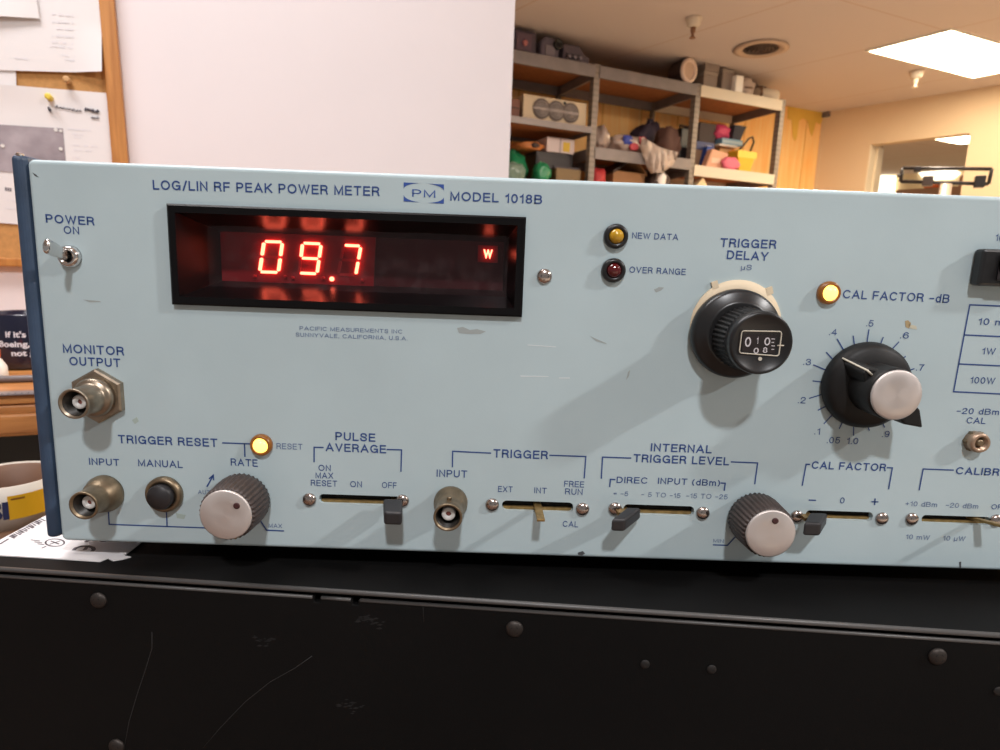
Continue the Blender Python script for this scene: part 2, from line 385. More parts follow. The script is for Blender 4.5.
sprinkler((694, 18), 'white cone sprinkler head with brown nozzle over the shelving', False)
sprinkler((917, 71), 'small white sprinkler head below the bright ceiling light', True)

# ------------------------------------------------------------ physician's beam scale in front of the opening
def wscale(x, y, k=2.9):
    r = ray(x, y); r = r/float(r[:2]@np.array([.55, .835])); return r*k
p0 = wscale(948, 190); p1 = wscale(992, 166)
sc = thing('beam_scale', 'black beam balance scale frame with sliding weights before the opening', 'scale', (p0[0], p0[1], 0))
def sp_(x, y, dd=0):
    p = wscale(x, y); return Vector((p[0]-p0[0], p[1]-p0[1], p[2]+CZ))
blk = flat('scale_black', (52, 44, 38), .4)
m = MB(); loop = [(902.5, 168), (992, 169), (988.5, 184), (900.5, 181.5), (902.5, 168)]
for i in range(4): m.tube([sp_(*loop[i]), sp_(*loop[i+1])], .0065, 6)
m.tube([sp_(897, 176), sp_(901.5, 175.5)], .006, 6)
m.build('beam_frame', blk, sc)
def wbox(x0, y0, x1, y1, name, col):
    a = sp_(x0, y0); b = sp_(x1, y1); c = (a+b)/2; dx = Vector((b.x-a.x, b.y-a.y, 0))/2
    nn = Vector((-dx.y, dx.x, 0)).normalized()*.018
    MB().obox(c, dx, nn, (0, 0, (b.z-a.z)/2)).build(name, col, sc, bevel=.004)
wbox(914, 167, 921, 172, 'sliding_weight', blk); wbox(923, 176.5, 932.5, 186, 'sliding_weight', flat('scale_weight_grey', (96, 78, 66), .4)); wbox(975, 176, 984.5, 187.5, 'sliding_weight', blk)
m = MB(); m.tube([Vector((0, 0, .05)), sp_(946, 184)], .02, 12); m.box(-.02, .02, -.02, .02, .02, .06)
m.build('column', flat('scale_cream', (200, 176, 150), .4), sc)
MB().box(-.17, .17, -.25, .25, 0, .06).build('platform', flat('scale_cream', (200, 176, 150), .4), sc, bevel=.01)

# ------------------------------------------------------------ shelving
DS, DB = 4.30, 4.90
sA, sB, sCc, s0 = 2.585, 3.545, 4.475, 1.62
ZTOP, ZB1, ZM, ZL = 1.505, 1.065, .885, .50
ZM2 = .925
def snl(s, d, z): return (s-s0, d-DS, z)     # local coordinates of the shelving
sh = thing('shelving_unit', 'long grey steel shelving unit of three bays along the yellow wall', 'shelving', sn(s0, DS, -CZ), ROT)
for s in (s0, sA, sB, sCc):
    for d in (DS, DB):
        m = MB(); sd = 1 if d == DS else -1; zt = ZTOP+CZ+.01
        m.box(s-s0-.026, s-s0+.026, d-DS-.003, d-DS+.003, 0, zt)
        m.box(s-s0-.026, s-s0-.020, d-DS-.003 if sd > 0 else d-DS-.05, d-DS+.05 if sd > 0 else d-DS+.003, 0, zt)
        m.build('post', M['post'], sh)
bays = [(s0, sA, (ZTOP, ZB1, .62, .1)), (sA, sB, (ZTOP, ZM2, ZL, .05)), (sB, sCc, (ZTOP, ZM, ZL, .05))]
for bi, (a, b, zs) in enumerate(bays):
    for k, z in enumerate(zs):
        h = .085 if not (bi == 0 and k == 1) else .045
        for d in (DS-.006, DB-.02):
            m = MB().box(a-s0+.02, b-s0-.02, d-DS-.006, d-DS+.014, z+CZ-h, z+CZ)
            m.build('beam', M['shelf_beige_lit'] if (bi == 2) else M['shelf_metal'], sh)
        for s in (a, b):
            MB().box(s-s0-.012 if s == b else s-s0+.0, s-s0+(.0 if s == b else .012), .02, DB-DS-.02, z+CZ-h, z+CZ-.002).build('side_beam', M['shelf_metal'], sh)
        MB().box(a-s0+.01, b-s0-.01, .01, DB-DS-.02, z+CZ-.016, z+CZ-.001).build('shelf_board', M['particle'], sh)

# things on the shelves.  X(...) gives the box that a thing fills: pixels on the plane d, snapped on the shelf z
def span(x0, x1, y, d):
    return W(x0, y, d)[0], W(x1, y, d)[0]
def zt_(x, y, d): return W(x, y, d)[1]
def put(name, label, cat, x0, x1, ytop, yb, d, depth, zbase, group=None):
    a, b = span(x0, x1, (ytop+yb)/2, d); h = zt_((x0+x1)/2, ytop, d)-zbase
    t = thing(name, label, cat, sn((a+b)/2, d+depth/2, zbase), ROT, group)
    return t, (b-a)/2, depth/2, h
# --- top shelf, first bay
t, w, d, h = put('equipment_case', 'dark upright case at the left end of the top shelf', 'case', 514, 537, 30, 52, DS+.05, .4, ZTOP)
MB().box(-w, w, -d, d, 0, h).build('body', flat('dark_mauve', (84, 74, 88)), t, bevel=.015)
MB().box(-w*.8, w*.5, -d-.008, -d, h*.15, h*.85).build('front_plate', flat('mauve2', (104, 84, 100)), t)
MB().lathe([(.02, 0), (.02, .012), (.008, .016)], c=(-w*.1, -d-.008, h*.45)).build('knob', flat('pinkknob', (190, 120, 120)), t)
MB().tube([(-w*.5, 0, h), (-w*.4, 0, h+.04), (w*.4, 0, h+.04), (w*.5, 0, h)], .012).build('handle', flat('dark_mauve', (84, 74, 88)), t)
t, w, d, h = put('slide_projector', 'grey domed machine in the middle of the top shelf, first bay', 'machine', 541, 560, 36, 58, DS+.05, .3, ZTOP)
m = MB(); m.prism([(-w, 0), (w, 0), (w, h*.62), (w*.5, h*.95), (-w*.5, h), (-w, h*.7)], lambda a, b, q: (a, q, b), -d, d)
m.build('body', flat('grey_lilac', (110, 102, 116)), t, bevel=.02)
MB().box(-w*.55, w*.45, -d-.01, -d, h*.1, h*.6).build('front_plate', flat('lilac2', (134, 126, 136)), t, bevel=.005)
MB().lathe([(.035, 0), (.035, .03), (.025, .032), (.022, .01)], c=(w*.66, -d, h*.66)).build('lens', M['black_plastic'], t)
t, w, d, h = put('instrument', 'low dark grey instrument beside the domed machine', 'instrument', 563, 590, 45, 64.5, DS+.05, .3, ZTOP)
m = MB(); m.prism([(-w, 0), (w, 0), (w, h*.45), (w*.55, h*.6), (w*.2, h), (-w, h*.95)], lambda a, b, q: (a, q, b), -d, d); m.build('body', flat('grey_plum', (92, 82, 94)), t, bevel=.01)
MB().box(-w*.8, w*.3, -d-.008, -d, h*.15, h*.5).build('front_plate', flat('plum_dark', (66, 58, 68)), t)
for k in range(3): MB().lathe([(.014, 0), (.012, .018)], c=(-w*.6+k*w*.4, -d-.008, h*.3)).build('knob', flat('lilac2', (134, 126, 136)), t)
MB().tube([(-w*.5, 0, h*.9), (-w*.4, 0, h+.03), (w*.1, 0, h+.03), (w*.2, 0, h*.9)], .01).build('handle', M['black_plastic'], t)
# --- top shelf, second bay
t, w, d, h = put('clipboard', 'flat dark folder lying on the top shelf, second bay', 'folder', 641, 672, 74, 79, DS+.12, .3, ZTOP)
MB().box(-w, w, -d, d, 0, .03).build('cover', flat('dark_brown', (66, 50, 48)), t, bevel=.004)
MB().box(-w*.9, w*.9, -d*.9, d*.9, .03, .036).build('sheet', flat('dull_sheet', (120, 92, 78)), t)
t, w, d, h = put('oval_heater', 'dark heater with pale oval front ring on the top shelf', 'heater', 680, 696, 58, 84, DS+.02, .16, ZTOP)
def oval(mb, a, b, z, y0, y1, n=32, mi=0):
    vs = [(a*math.cos(2*PI*i/n), y0, z+b*math.sin(2*PI*i/n)) for i in range(n)]+[(a*math.cos(2*PI*i/n), y1, z+b*math.sin(2*PI*i/n)) for i in range(n)]
    mb.add(vs, [tuple(range(n)), tuple(range(2*n-1, n-1, -1))]+[(i, n+i, n+(i+1) % n, (i+1) % n) for i in range(n)], mi, False)
m = MB(); oval(m, w, h/2, h/2, -d, d); m.build('body', flat('dark_brown', (66, 50, 48)), t, bevel=.01)
m = MB(); m.tube([(w*.8*math.cos(i*PI/16), -d-.008, h/2+h*.42*math.sin(i*PI/16)) for i in range(33)], .018, 8); m.build('ring', flat('pale_pinkgrey', (228, 204, 188)), t)
m = MB(); oval(m, w*.66, h*.36, h/2, -d-.012, -d); m.build('grille', flat('grille_tan', (206, 178, 158)), t)
# --- top shelf, third bay
for (x0, x1, yt, yb, zz, nm, lb) in ((703.5, 717, 78.5, 90, 0, 'lower', 'grey box under another at the left of the bright beam shelf'), (705, 719, 69, 79, 1, 'upper', 'grey box stacked on top of another above the bright beam')):
    t, w, d, h = put('grey_box', lb, 'box', x0, x1, yt, yb, DS+.04, .3, ZTOP, 'grey boxes on the top shelf')
    if zz: t.location.z = CZ+ZTOP+.135; h = .125
    else: h = .133
    MB().box(-w, w, -d, d, 0, h*.78).build('body', flat('box_grey', (150, 136, 128)), t, bevel=.006)
    MB().box(-w*1.04, w*1.04, -d*1.02, d*1.02, h*.78, h).build('lid', flat('box_grey2', (164, 150, 140)), t, bevel=.006)
t, w, d, h = put('grey_box', 'tall grey box left of the bright white box on top shelf', 'box', 722.5, 733.5, 69, 88, DS+.05, .3, ZTOP, 'grey boxes on the top shelf')
MB().box(-w, w, -d, d, 0, h*.85).build('body', flat('box_grey', (150, 136, 128)), t, bevel=.006)
MB().box(-w*1.04, w*1.04, -d*1.02, d*1.02, h*.85, h).build('lid', flat('box_grey2', (164, 150, 140)), t, bevel=.006)
t, w, d, h = put('white_carton', 'narrow glossy white carton standing on the top shelf', 'box', 735.8, 743.5, 75, 94, DS, .1, ZTOP)
MB().box(-w, w, -d, d, 0, h).build('body', flat('gloss_white', (255, 253, 250), .2, coat=.6), t, bevel=.008)
MB().box(-w*.8, w*.8, -d-.003, -d, h*.84, h*.93).build('flap', flat('gloss_white', (255, 253, 250), .2, coat=.6), t)
t, w, d, h = put('wrapped_bundle', 'pale plastic wrapped bundle right of the white carton', 'bundle', 744, 758, 76, 95, DS+.05, .18, ZTOP)
MB().blob((0, 0, h*.5), (w, d, h*.52), .14, 2.5, 3, flat=-h*.5).build('wrap', flat('pale_wrap', (206, 188, 176), .3), t)
MB().tube([(w*.95*math.cos(i*PI/10), d*.95*math.sin(i*PI/10), h*.45) for i in range(21)], .008).build('string', flat('string_brown', (120, 90, 70)), t)
t, w, d, h = put('cable_tangle', 'tangled brown cables heaped behind the white bucket', 'cables', 752, 776, 70, 97, DS+.29, .2, ZTOP)
m = MB()
for k in range(9):
    pts = []; r0 = random.uniform(.5, 1)
    for i in range(26):
        th = i*.55+k; pts.append((w*r0*math.cos(th)*(.6+.4*noise.noise(Vector((i*.3, k, 0)))), d*r0*math.sin(th), h*(.1+.8*abs(noise.noise(Vector((i*.17, k*2.1, 4))))*1.6)))
    m.tube(pts, .008, 6)
tag(m.build('cable', flat('cable_brown', (116, 88, 66)), t), kind='stuff')
t, w, d, h = put('white_bucket', 'white round tub lying at the right end of the top shelf', 'tub', 765.5, 784, 84.5, 102, DS+.03, .22, ZTOP)
MB().lathe([(h*.40, -w), (h*.5, w*.8), (h*.5, w), (h*.46, w), (h*.38, -w*.8)], c=(0, 0, h*.5), a=(1, 0, 0), n=32).build('tub', flat('tub_white', (238, 226, 206)), t)
MB().tube([(-w*.9, h*.42*math.cos(i*PI/8)*1.05, h*.5+h*.42*math.sin(i*PI/8)*1.05) for i in range(17)], .012).build('rim', flat('tub_brown', (136, 104, 80)), t)
# --- first bay, second shelf
t, w, d, h = put('fan_panel', 'beige box with three round fan grilles on second shelf', 'fan unit', 523, 586.5, 98.5, 122, DS+.03, .25, ZB1)
MB().box(-w, w, -d, d, 0, h).build('housing', flat('fan_beige', (196, 178, 152)), t, bevel=.004)
for k in range(3):
    cx = (-.44+.46*k)*w; rr = h*.42
    MB().lathe([(rr, 0), (rr, .006), (rr*.94, .007), (rr*.92, .002)], c=(cx, -d-.0, h*.5)).build('fan_ring', flat('fan_ring', (120, 108, 104)), t)
    m = MB().lathe([(rr*.92, 0), (rr*.92, .002)], c=(cx, -d, h*.5)); m.build('fan_opening', flat('fan_dark', (66, 58, 62)), t)
    m = MB()
    for q in (.72, .5, .3): m.tube([(cx+rr*q*math.cos(i*PI/12), -d-.008, h*.5+rr*q*math.sin(i*PI/12)) for i in range(25)], .0045, 6)
    m.lathe([(rr*.16, .004), (rr*.16, .012)], c=(cx, -d, h*.5)); m.obox((cx, -d-.008, h*.5), (rr*.95, 0, 0), (0, .002, 0), (0, 0, .008))
    m.build('fan_grille', flat('grille_grey', (158, 148, 146)), t)
MB().lathe([(.012, 0), (.012, .004)], c=(w*.28, -d, h*.87)).build('button', M['black_plastic'], t)
t, w, d, h = put('brown_box', 'reddish brown box beside the fan unit, cut by white wall', 'box', 500, 520, 98, 119, DS+.05, .25, ZB1)
MB().box(-w, w, -d, d, 0, h).build('body', flat('red_brown', (120, 76, 62)), t, bevel=.006); MB().box(-w*.9, w, -d-.004, -d, h*.5, h*.56).build('tape', flat('dark_brown', (66, 50, 48)), t)
# --- first bay, third shelf
Z3 = .62
def bag(name, label, cat, x0, x1, yt, yb, dd, depth, z, col, rough=.35, seed=0, tie=True, group=None, p=2.3, amp=.15):
    t, w, d, h = put(name, label, cat, x0, x1, yt, yb, dd, depth, z, group)
    MB().blob((0, 0, h*.48), (w, d, h*.54), min(amp, .2), 1.9, seed, p, flat=-h*.48).build('bag', col, t)
    if tie: MB().blob((w*.1, 0, h*.97), (w*.22, d*.2, h*.14), .3, 3, seed+5).build('knot', col, t)
    return t, w, d, h
bag('green_bag', 'green plastic sack beside white wall, left of two', 'bag', 505, 532, 150, 177, DS+.14, .28, Z3, flat('green_bag', (28, 126, 84), .3), seed=1, group='green plastic bags')
bag('grey_bag', 'small pale grey green bag in front of green sack', 'bag', 506, 528, 162, 179, DS+.01, .11, Z3, flat('greygreen', (112, 134, 122), .3), seed=4, tie=False)
bag('green_bag', 'green plastic sack in front of the black instrument, right of two', 'bag', 537, 553, 162, 179, DS+.01, .11, Z3, flat('green_bag', (28, 126, 84), .3), seed=7, tie=False, group='green plastic bags')
t, w, d, h = put('black_instrument', 'black flat instrument under the small white box', 'instrument', 536, 573, 152.5, 170, DS+.16, .32, Z3)
MB().box(-w, w, -d, d, .02, h).build('body', flat('blackish', (34, 30, 36), .4), t, bevel=.006)
MB().box(-w*.9, w*.9, -d-.005, -d, h*.3, h*.85).build('front_plate', flat('blackish2', (46, 42, 48), .4), t)
for k in range(4): MB().box(-w*.8+k*w*.5, -w*.72+k*w*.5, -d+.02, -d+.06, 0, .022).build('foot', flat('blackish', (34, 30, 36)), t)
zbi = h+Z3
t, w, d, h = put('white_box', 'small white box with yellow label on black instrument', 'box', 547, 574.5, 138, 153, DS+.15, .2, zbi)
MB().box(-w, w, -d, d, 0, h).build('body', flat('box_pinkwhite', (212, 196, 196)), t, bevel=.004)
MB().box(w*.16, w*.66, -d-.002, -d, h*.12, h*.75).build('label', flat('label_yellow', (212, 176, 60)), t)
MB().box(-w*.1, w*.02, -d-.001, -d, 0, h).build('seam', flat('box_greyside', (168, 152, 154)), t)
t, w, d, h = put('tan_case', 'orange brown soft case left of the small white box', 'case', 520, 546.5, 140, 152, DS+.16, .25, zbi)
MB().blob((0, 0, h*.45), (w, d, h*.5), .15, 2, 8, 3.5, flat=-h*.45).build('body', flat('orangebrown', (190, 116, 60)), t)
MB().blob((w*.15, -d*.7, h*.5), (w*.35, d*.4, h*.3), .15, 2, 9).build('pouch', flat('dark_brown', (66, 50, 48)), t)
t, w, d, h = put('tool_tray', 'grey brown tray at the post under the black instrument', 'tray', 556, 581, 169, 180, DS+.03, .1, Z3)
m = MB().box(-w, w, -d, d, 0, h*.2); m.box(-w, w, -d, -d+.01, 0, h); m.box(-w, w, d-.01, d, 0, h); m.box(-w, -w+.01, -d, d, 0, h); m.box(w-.01, w, -d, d, 0, h)
m.build('tray', flat('tray_olive', (120, 98, 66)), t); MB().box(-w, w, -d*.3, d*.3, h, h+.02).build('lid', flat('plum_dark', (66, 58, 68)), t)
# --- second bay, second shelf
t, w, d, h = bag('clear_bag', 'crumpled clear bag next to the post on middle shelf', 'bag', 598, 613, 125, 150, DS+.03, .16, ZM2, flat('clearish', (168, 150, 142), .12, coat=.5), seed=11, amp=.25, tie=False)
bag('dark_bag', 'dark grey brown bag between clear bag and printed bag', 'bag', 607, 630, 136, 152, DS+.24, .2, ZM2, flat('dark_plum', (84, 68, 64)), seed=12, amp=.3, tie=False)
t, w, d, h = bag('printed_bag', 'white plastic bag with blue and red print draping off shelf', 'bag', 617, 652, 133.5, 153, DS+.01, .2, ZM2, flat('bag_grey', (178, 160, 152), .22), seed=13, amp=.18, tie=False)
MB().blob((-w*.38, -d*.9, h*.62), (w*.26, d*.14, h*.25), .2, 2, 1).build('print_patch', flat('bag_blue', (44, 60, 150)), t)
for q, (ax, az, aw) in enumerate(((-.02, .30, .26), (.45, .70, .2))): MB().blob((ax*w, -d*.95, h*az), (w*aw, d*.12, h*.2), .2, 2, 2+q).build('print_patch', flat('bag_red', (190, 74, 84)), t)
# the hanging part
s1, zz1 = W(640, 140, DS-.1); s2, zz2 = W(670, 172, DS-.1)
m = MB(); G = 18; vs = []
edge = [((643, 137), (661, 148)), ((642, 147), (678, 152)), ((645, 158), (676, 160)), ((648, 166), (672, 166)), ((652, 173), (664, 172))]
rows = []
for k in range(len(edge)*4-3):
    f_ = k/4; i = min(int(f_), len(edge)-2); g = f_-i
    e0 = [tuple(edge[i][j][c]*(1-g)+edge[i+1][j][c]*g for c in (0, 1)) for j in (0, 1)]
    row = []
    for q in range(G+1):
        tt = q/G; x = e0[0][0]*(1-tt)+e0[1][0]*tt; y = e0[0][1]*(1-tt)+e0[1][1]*tt
        dd = DS-.05-.10*math.sin(PI*tt)*(.3+.7*k/16)-.03*noise.noise(Vector((x*.35, y*.08, 2)))*2
        s_, z_ = W(x, y, dd); row.append((s_-s1, dd-DS+.06, z_-zz1))
    rows.append(row)
ctr = W(648, 140, DS)
nr = len(rows); vs = [p for r in rows for p in r]+[(p[0], p[1]+.02, p[2]) for r in rows for p in r]; nn = nr*(G+1)
fs = [(a*(G+1)+b, a*(G+1)+b+1, (a+1)*(G+1)+b+1, (a+1)*(G+1)+b) for a in range(nr-1) for b in range(G)]
fs += [tuple(nn+i for i in reversed(f)) for f in fs]
m.add(vs, fs, 0, True)
p_ = t.location
o = m.build('hanging_flap', flat('bag_sheer', (196, 178, 166), .16), t)
base = Vector(sn(s1, DS-.06, zz1)); 
dl = Matrix.Rotation(-ROT, 3, 'Z') @ (base-Vector(t.location)); o.location = dl
bag('navy_bag', 'dark navy and brown cloth bag heaped behind printed bag', 'bag', 640, 670, 121, 150, DS+.35, .2, ZM2, flat('navy_brown', (58, 48, 66), .7), seed=21, amp=.2)
bag('brown_bag', 'brown cloth bundle against the middle post', 'bag', 665, 686, 127, 152, DS+.06, .22, ZM2, flat('brown_cloth', (98, 70, 62), .8), seed=22, amp=.2)
t, w, d, h = put('black_case', 'small black case hard against the middle post', 'case', 681, 694, 128, 148, DS+.36, .15, ZM2)
MB().box(-w, w, -d, d, 0, h).build('body', flat('blackish', (34, 30, 36)), t, bevel=.01); MB().tube([(-w*.5, 0, h), (-w*.5, 0, h+.03), (w*.5, 0, h+.03), (w*.5, 0, h)], .01).build('handle', flat('blackish', (34, 30, 36)), t)
# --- second bay, third shelf
bag('red_bag', 'red bag low beside the first post', 'bag', 594, 610, 168, 186, DS+.03, .18, ZL+.03, flat('red_bag', (176, 48, 52)), seed=31, tie=False)
t, w, d, h = put('open_carton', 'open brown carton with dark tilted flap on lower shelf', 'carton', 613, 645, 172, 186, DS+.08, .3, ZL)
MB().box(-w, w, -d, d, 0, h).build('body', flat('carton', (150, 108, 72)), t, bevel=.003)
m = MB(); m.add([(-w, -d, h), (w*.3, -d, h+.11), (w*.3, d, h+.11), (-w, d, h), (-w, -d, h-.02), (w*.3, -d, h+.14), (w*.3, d, h+.09), (-w, d, h-.02)], [(0, 1, 2, 3), (7, 6, 5, 4), (0, 4, 5, 1), (1, 5, 6, 2), (2, 6, 7, 3), (3, 7, 4, 0)]); m.build('flap', flat('flap_dark', (58, 46, 46)), t)
m = MB(); m.add([(w*.3, -d, h+.11), (w*1.1, -d, h), (w*1.1, d, h), (w*.3, d, h+.11), (w*.3, -d, h+.14), (w*1.1, -d, h-.02), (w*1.1, d, h-.02), (w*.3, d, h+.14)], [(0, 1, 2, 3), (7, 6, 5, 4), (0, 4, 5, 1), (1, 5, 6, 2), (2, 6, 7, 3), (3, 7, 4, 0)]); m.build('flap', flat('carton', (150, 108, 72)), t)
t, w, d, h = bag('foil_pack', 'shiny silver pack on a dark bag by the middle post', 'pack', 652, 676, 170, 186, DS, .2, ZL, flat('dark_plum', (84, 68, 64)), seed=33, tie=False)
MB().blob((-w*.1, -d*.7, h*.75), (w*.35, d*.4, h*.22), .1, 2, 3).build('foil', flat('foil_white', (246, 240, 236), .2), t)
# --- third bay, middle shelf
t, w, d, h = put('dark_brown_carton', 'dark brown box at the back of the colourful shelf', 'box', 699, 716, 123, 147, DS+.31, .22, ZM)
MB().box(-w, w, -d, d, 0, h).build('body', flat('dark_brown', (66, 50, 48)), t, bevel=.006); MB().box(-w*.5, w*.9, -d-.01, -d, h*.35, h*.5).build('label', flat('beige_strip', (206, 182, 130)), t)
t, w, d, h = put('blue_folder', 'bright blue folder leaning by the middle post', 'folder', 703, 712, 146, 164, DS+.14, .05, ZM)
m = MB(); m.prism([(-w, 0), (w*.1, 0), (w, h), (-w*.2, h)], lambda a, b, q: (a, q, b), -d, d); m.build('cover', flat('blue_folder', (40, 74, 156)), t); MB().box(-w*.2, w*.8, -d*.7, d*.7, h, h+.006).build('sheet', M['paper'], t)
t, w, d, h = put('peach_packet', 'peach coloured padded packet leaning on the shelf', 'packet', 706, 729, 149, 167, DS+.065, .07, ZM)
m = MB(); m.prism([(-w, 0), (w*.4, 0), (w, h*.85), (w*.2, h*.92), (-w*.5, h)], lambda a, b, q: (a, q, b), -d, d); m.build('body', flat('peach', (232, 176, 144)), t, bevel=.01); MB().box(-w*.5, w*.3, -d-.002, -d, h*.3, h*.55).build('label', flat('peach2', (242, 204, 180)), t)
bag('pink_bag', 'bright pink bag in front of the yellow bag', 'bag', 724, 741, 157, 171, DS+.015, .05, ZM, flat('pink', (236, 116, 140)), seed=41, tie=False)
bag('orange_pack', 'small orange pack between peach packet and yellow bag', 'pack', 729, 740, 150, 171, DS+.22, .06, ZM, flat('orange', (232, 138, 44)), seed=42, tie=False)
t, w, d, h = put('yellow_bag', 'yellow open bag with black strap on the right of shelf', 'bag', 737, 756, 151, 171, DS+.07, .13, ZM)
m = MB(); m.prism([(-w*.7, 0), (w*.5, 0), (w, h), (-w, h)], lambda a, b, q: (a, q, b), -d, d); m.build('bag', flat('yellow', (244, 190, 40)), t, bevel=.01)
MB().box(-w, w, -d-.004, -d, h*.68, h).build('hem', flat('yellow2', (250, 214, 90)), t)
MB().tube([(-w*.5, 0, h), (0, 0, h+.05), (w*.55, 0, h+.12), (w*.95, 0, h+.14), (w*1.15, 0, h+.10), (w*.8, 0, h+.0)], .008).build('strap', flat('blackish', (34, 30, 36)), t)
# stack: a platform of books and boxes behind reaches the upper things
t, w, d, h = put('cardboard_box', 'plain tan box behind the peach packet under the books', 'box', 719, 743, 148.5, 170, DS+.3, .22, ZM)
MB().box(-w, w, -d, d, 0, h).build('body', flat('tan_box', (214, 168, 116)), t, bevel=.004); MB().box(-w*.1, w*.1, -d-.002, d, h-.001, h+.002).build('tape', flat('beige_strip', (206, 182, 130)), t); zst = ZM+h
t, w, d, h = put('white_book', 'white book under the light blue one', 'book', 719, 738, 144, 148.5, DS+.25, .2, zst)
MB().box(-w, w, -d, d, 0, h*.8).build('cover', flat('book_white', (238, 224, 204)), t, bevel=.003); MB().box(-w*.95, w*1.0, -d*1.005, d*.9, h*.15, h*.65).build('pages', M['paper'], t); zs2 = zst+h*.82
t, w, d, h = put('light_blue_book', 'light blue book lying on the white book', 'book', 722, 743, 139, 144.3, DS+.25, .2, zs2)
MB().box(-w, w, -d, d, 0, h).build('cover', flat('book_blue', (120, 162, 190)), t, bevel=.003); MB().box(-w*.95, w*1.0, -d*1.005, d*.9, h*.2, h*.7).build('pages', flat('page_blue', (176, 196, 206)), t); zs3 = zs2+h
bag('magenta_bag', 'magenta pink bag on top of the light blue book', 'bag', 717, 734, 124, 140, DS+.27, .15, zs3, flat('magenta', (206, 70, 110)), seed=44, tie=False)
t, w, d, h = put('black_folder', 'dark slanted folder standing right of the magenta bag', 'folder', 733, 746, 125.5, 139.5, DS+.29, .06, zs3)
m = MB(); m.prism([(-w, 0), (w*.2, 0), (w, h), (-w*.8, h)], lambda a, b, q: (a, q, b), -d, d); m.build('cover', flat('ink_black', (44, 46, 62)), t); MB().box(-w*.6, w*.7, -d*.5, d*.5, h, h+.006).build('sheet', M['paper'], t)
t, w, d, h = put('navy_tray', 'flat navy and grey tray by the middle post', 'tray', 697, 714, 142, 148, DS+.2, .09, ZM+.16)
t.location.z = CZ+ZM+h*0+.0; hh = zt_(705, 142, DS+.2)-ZM
MB().box(-w, w, -d, d, 0, hh*.72).build('body', flat('greybox_dark', (150, 120, 96)), t, bevel=.005); MB().box(-w*1.05, w*1.05, -d*1.05, d*1.05, hh*.72, hh).build('lid', flat('navy_tray', (84, 92, 132)), t, bevel=.004)
# --- third bay, low shelf
t, w, d, h = put('beige_carton', 'pale beige carton low at the middle post', 'box', 697, 708, 179, 190, DS+.02, .2, ZL)
m = MB(); m.prism([(-w, 0), (w, 0), (w, h*.8), (0, h*1.05), (-w, h*.8)], lambda a, b, q: (a, q, b), -d, d); m.build('body', flat('pale_beige', (232, 206, 164)), t); MB().box(-w*.5, w*.5, -d-.003, -d, h*.3, h*.5).build('label', M['paper'], t)

# painted yellow patches on the panelled wall right of the shelving
m = MB()
for px in ([(788, 104), (824, 111.5), (824, 120), (820, 124), (816, 122), (814, 130), (812, 136), (810, 131), (808, 121), (803, 118), (799, 121), (797, 138), (795, 141), (793, 136), (792, 120), (788, 119)],):
    m.prism([W(x, y, WD-.006) for x, y in px], lambda a, b, t: sn(a, t, b), WD-.006, WD-.001)
struct('trim_4', m, M['panel_paint'])
t = thing('wall_box', 'small grey box in the ceiling corner right of the shelving', 'box', sn(W(823, 116, WD)[0], WD-.05, W(823, 116, WD)[1]), ROT)
MB().box(-.025, .02, -.03, .05, -.02, .05).build('body', flat('dark_wallbox', (120, 110, 110)), t, bevel=.005); MB().lathe([(.008, 0), (.008, .006)], c=(0, -.03, .015)).build('button', flat('tan_knob', (200, 150, 110)), t)
t = thing('thermostat', 'small round tan thermostat on the yellow wall near the corner', 'thermostat', sn(W(822, 137, WD)[0], WD, W(822, 137, WD)[1]), ROT)
MB().lathe([(.03, 0), (.03, .012), (.018, .02), (.02, .05), (.001, .055)]).build('dial', flat('tan_knob', (200, 150, 110)), t)
MB().lathe([(.038, 0), (.036, .006)]).build('backplate', flat('tan_knob2', (214, 172, 130)), t)

# ------------------------------------------------------------ white partition with the cork board
PW = 1.39
m = MB(); m.prism([(-2.2, PW), (.612, PW), (.612, PW+.11), (-2.2, PW+.11)], lambda a, b, t: sn(a, b, t), -CZ, HC)
struct('wall_left', m, M['whitewall'])
c0 = Vector(sn(-.6, PW, .2))
cb = thing('cork_board', 'oak framed cork notice board on the white partition wall', 'notice board', c0, ROT)
def onw(pts, y0, y1):         # polygon given in pixels on the partition, extruded towards the room
    pl = [W(x, y, PW) for x, y in pts]
    m = MB(); m.prism([(a+.6, b-.2) for a, b in pl], lambda a, b, t: (a, t, b), y0, y1); return m
TLs, TR, BRt = -1.05, (115.3, 0), None
def sz(px, extra=0): a, b = W(*px, PW); return (a+.6, b-.2)
r1, r2 = sz((115.3, 0)), sz((129.2, 159.6)); i1, i2 = sz((100.3, 0)), sz((113.4, 159.6))
def ext(a, b, z): k = (z-a[1])/(b[1]-a[1]); return (a[0]+(b[0]-a[0])*k, z)
zb, zbi_, zt = sz((0, 266))[1], sz((0, 257.5))[1], .62
m = MB(); m.prism([ext(r1, r2, zt), ext(r1, r2, zb), ext(i1, i2, zbi_), ext(i1, i2, zt-.024)], lambda a, b, t: (a, t, b), -.02, -.001); m.build('frame_rail', M['oak'], cb, bevel=.002)
m = MB(); m.prism([(-.55, zb), ext(r1, r2, zb), ext(i1, i2, zbi_), (-.526, zbi_)], lambda a, b, t: (a, t, b), -.02, -.001); m.build('frame_rail', M['oak'], cb, bevel=.002)
m = MB(); m.prism([(-.55, zt), (-.55, zb), (-.526, zbi_), (-.526, zt-.024)], lambda a, b, t: (a, t, b), -.02, -.001); m.build('frame_rail', M['oak'], cb, bevel=.002)
m = MB(); m.prism([(-.55, zt), (-.526, zt-.024), ext(i1, i2, zt-.024), ext(r1, r2, zt)], lambda a, b, t: (a, t, b), -.02, -.001); m.build('frame_rail', M['oak'], cb, bevel=.002)
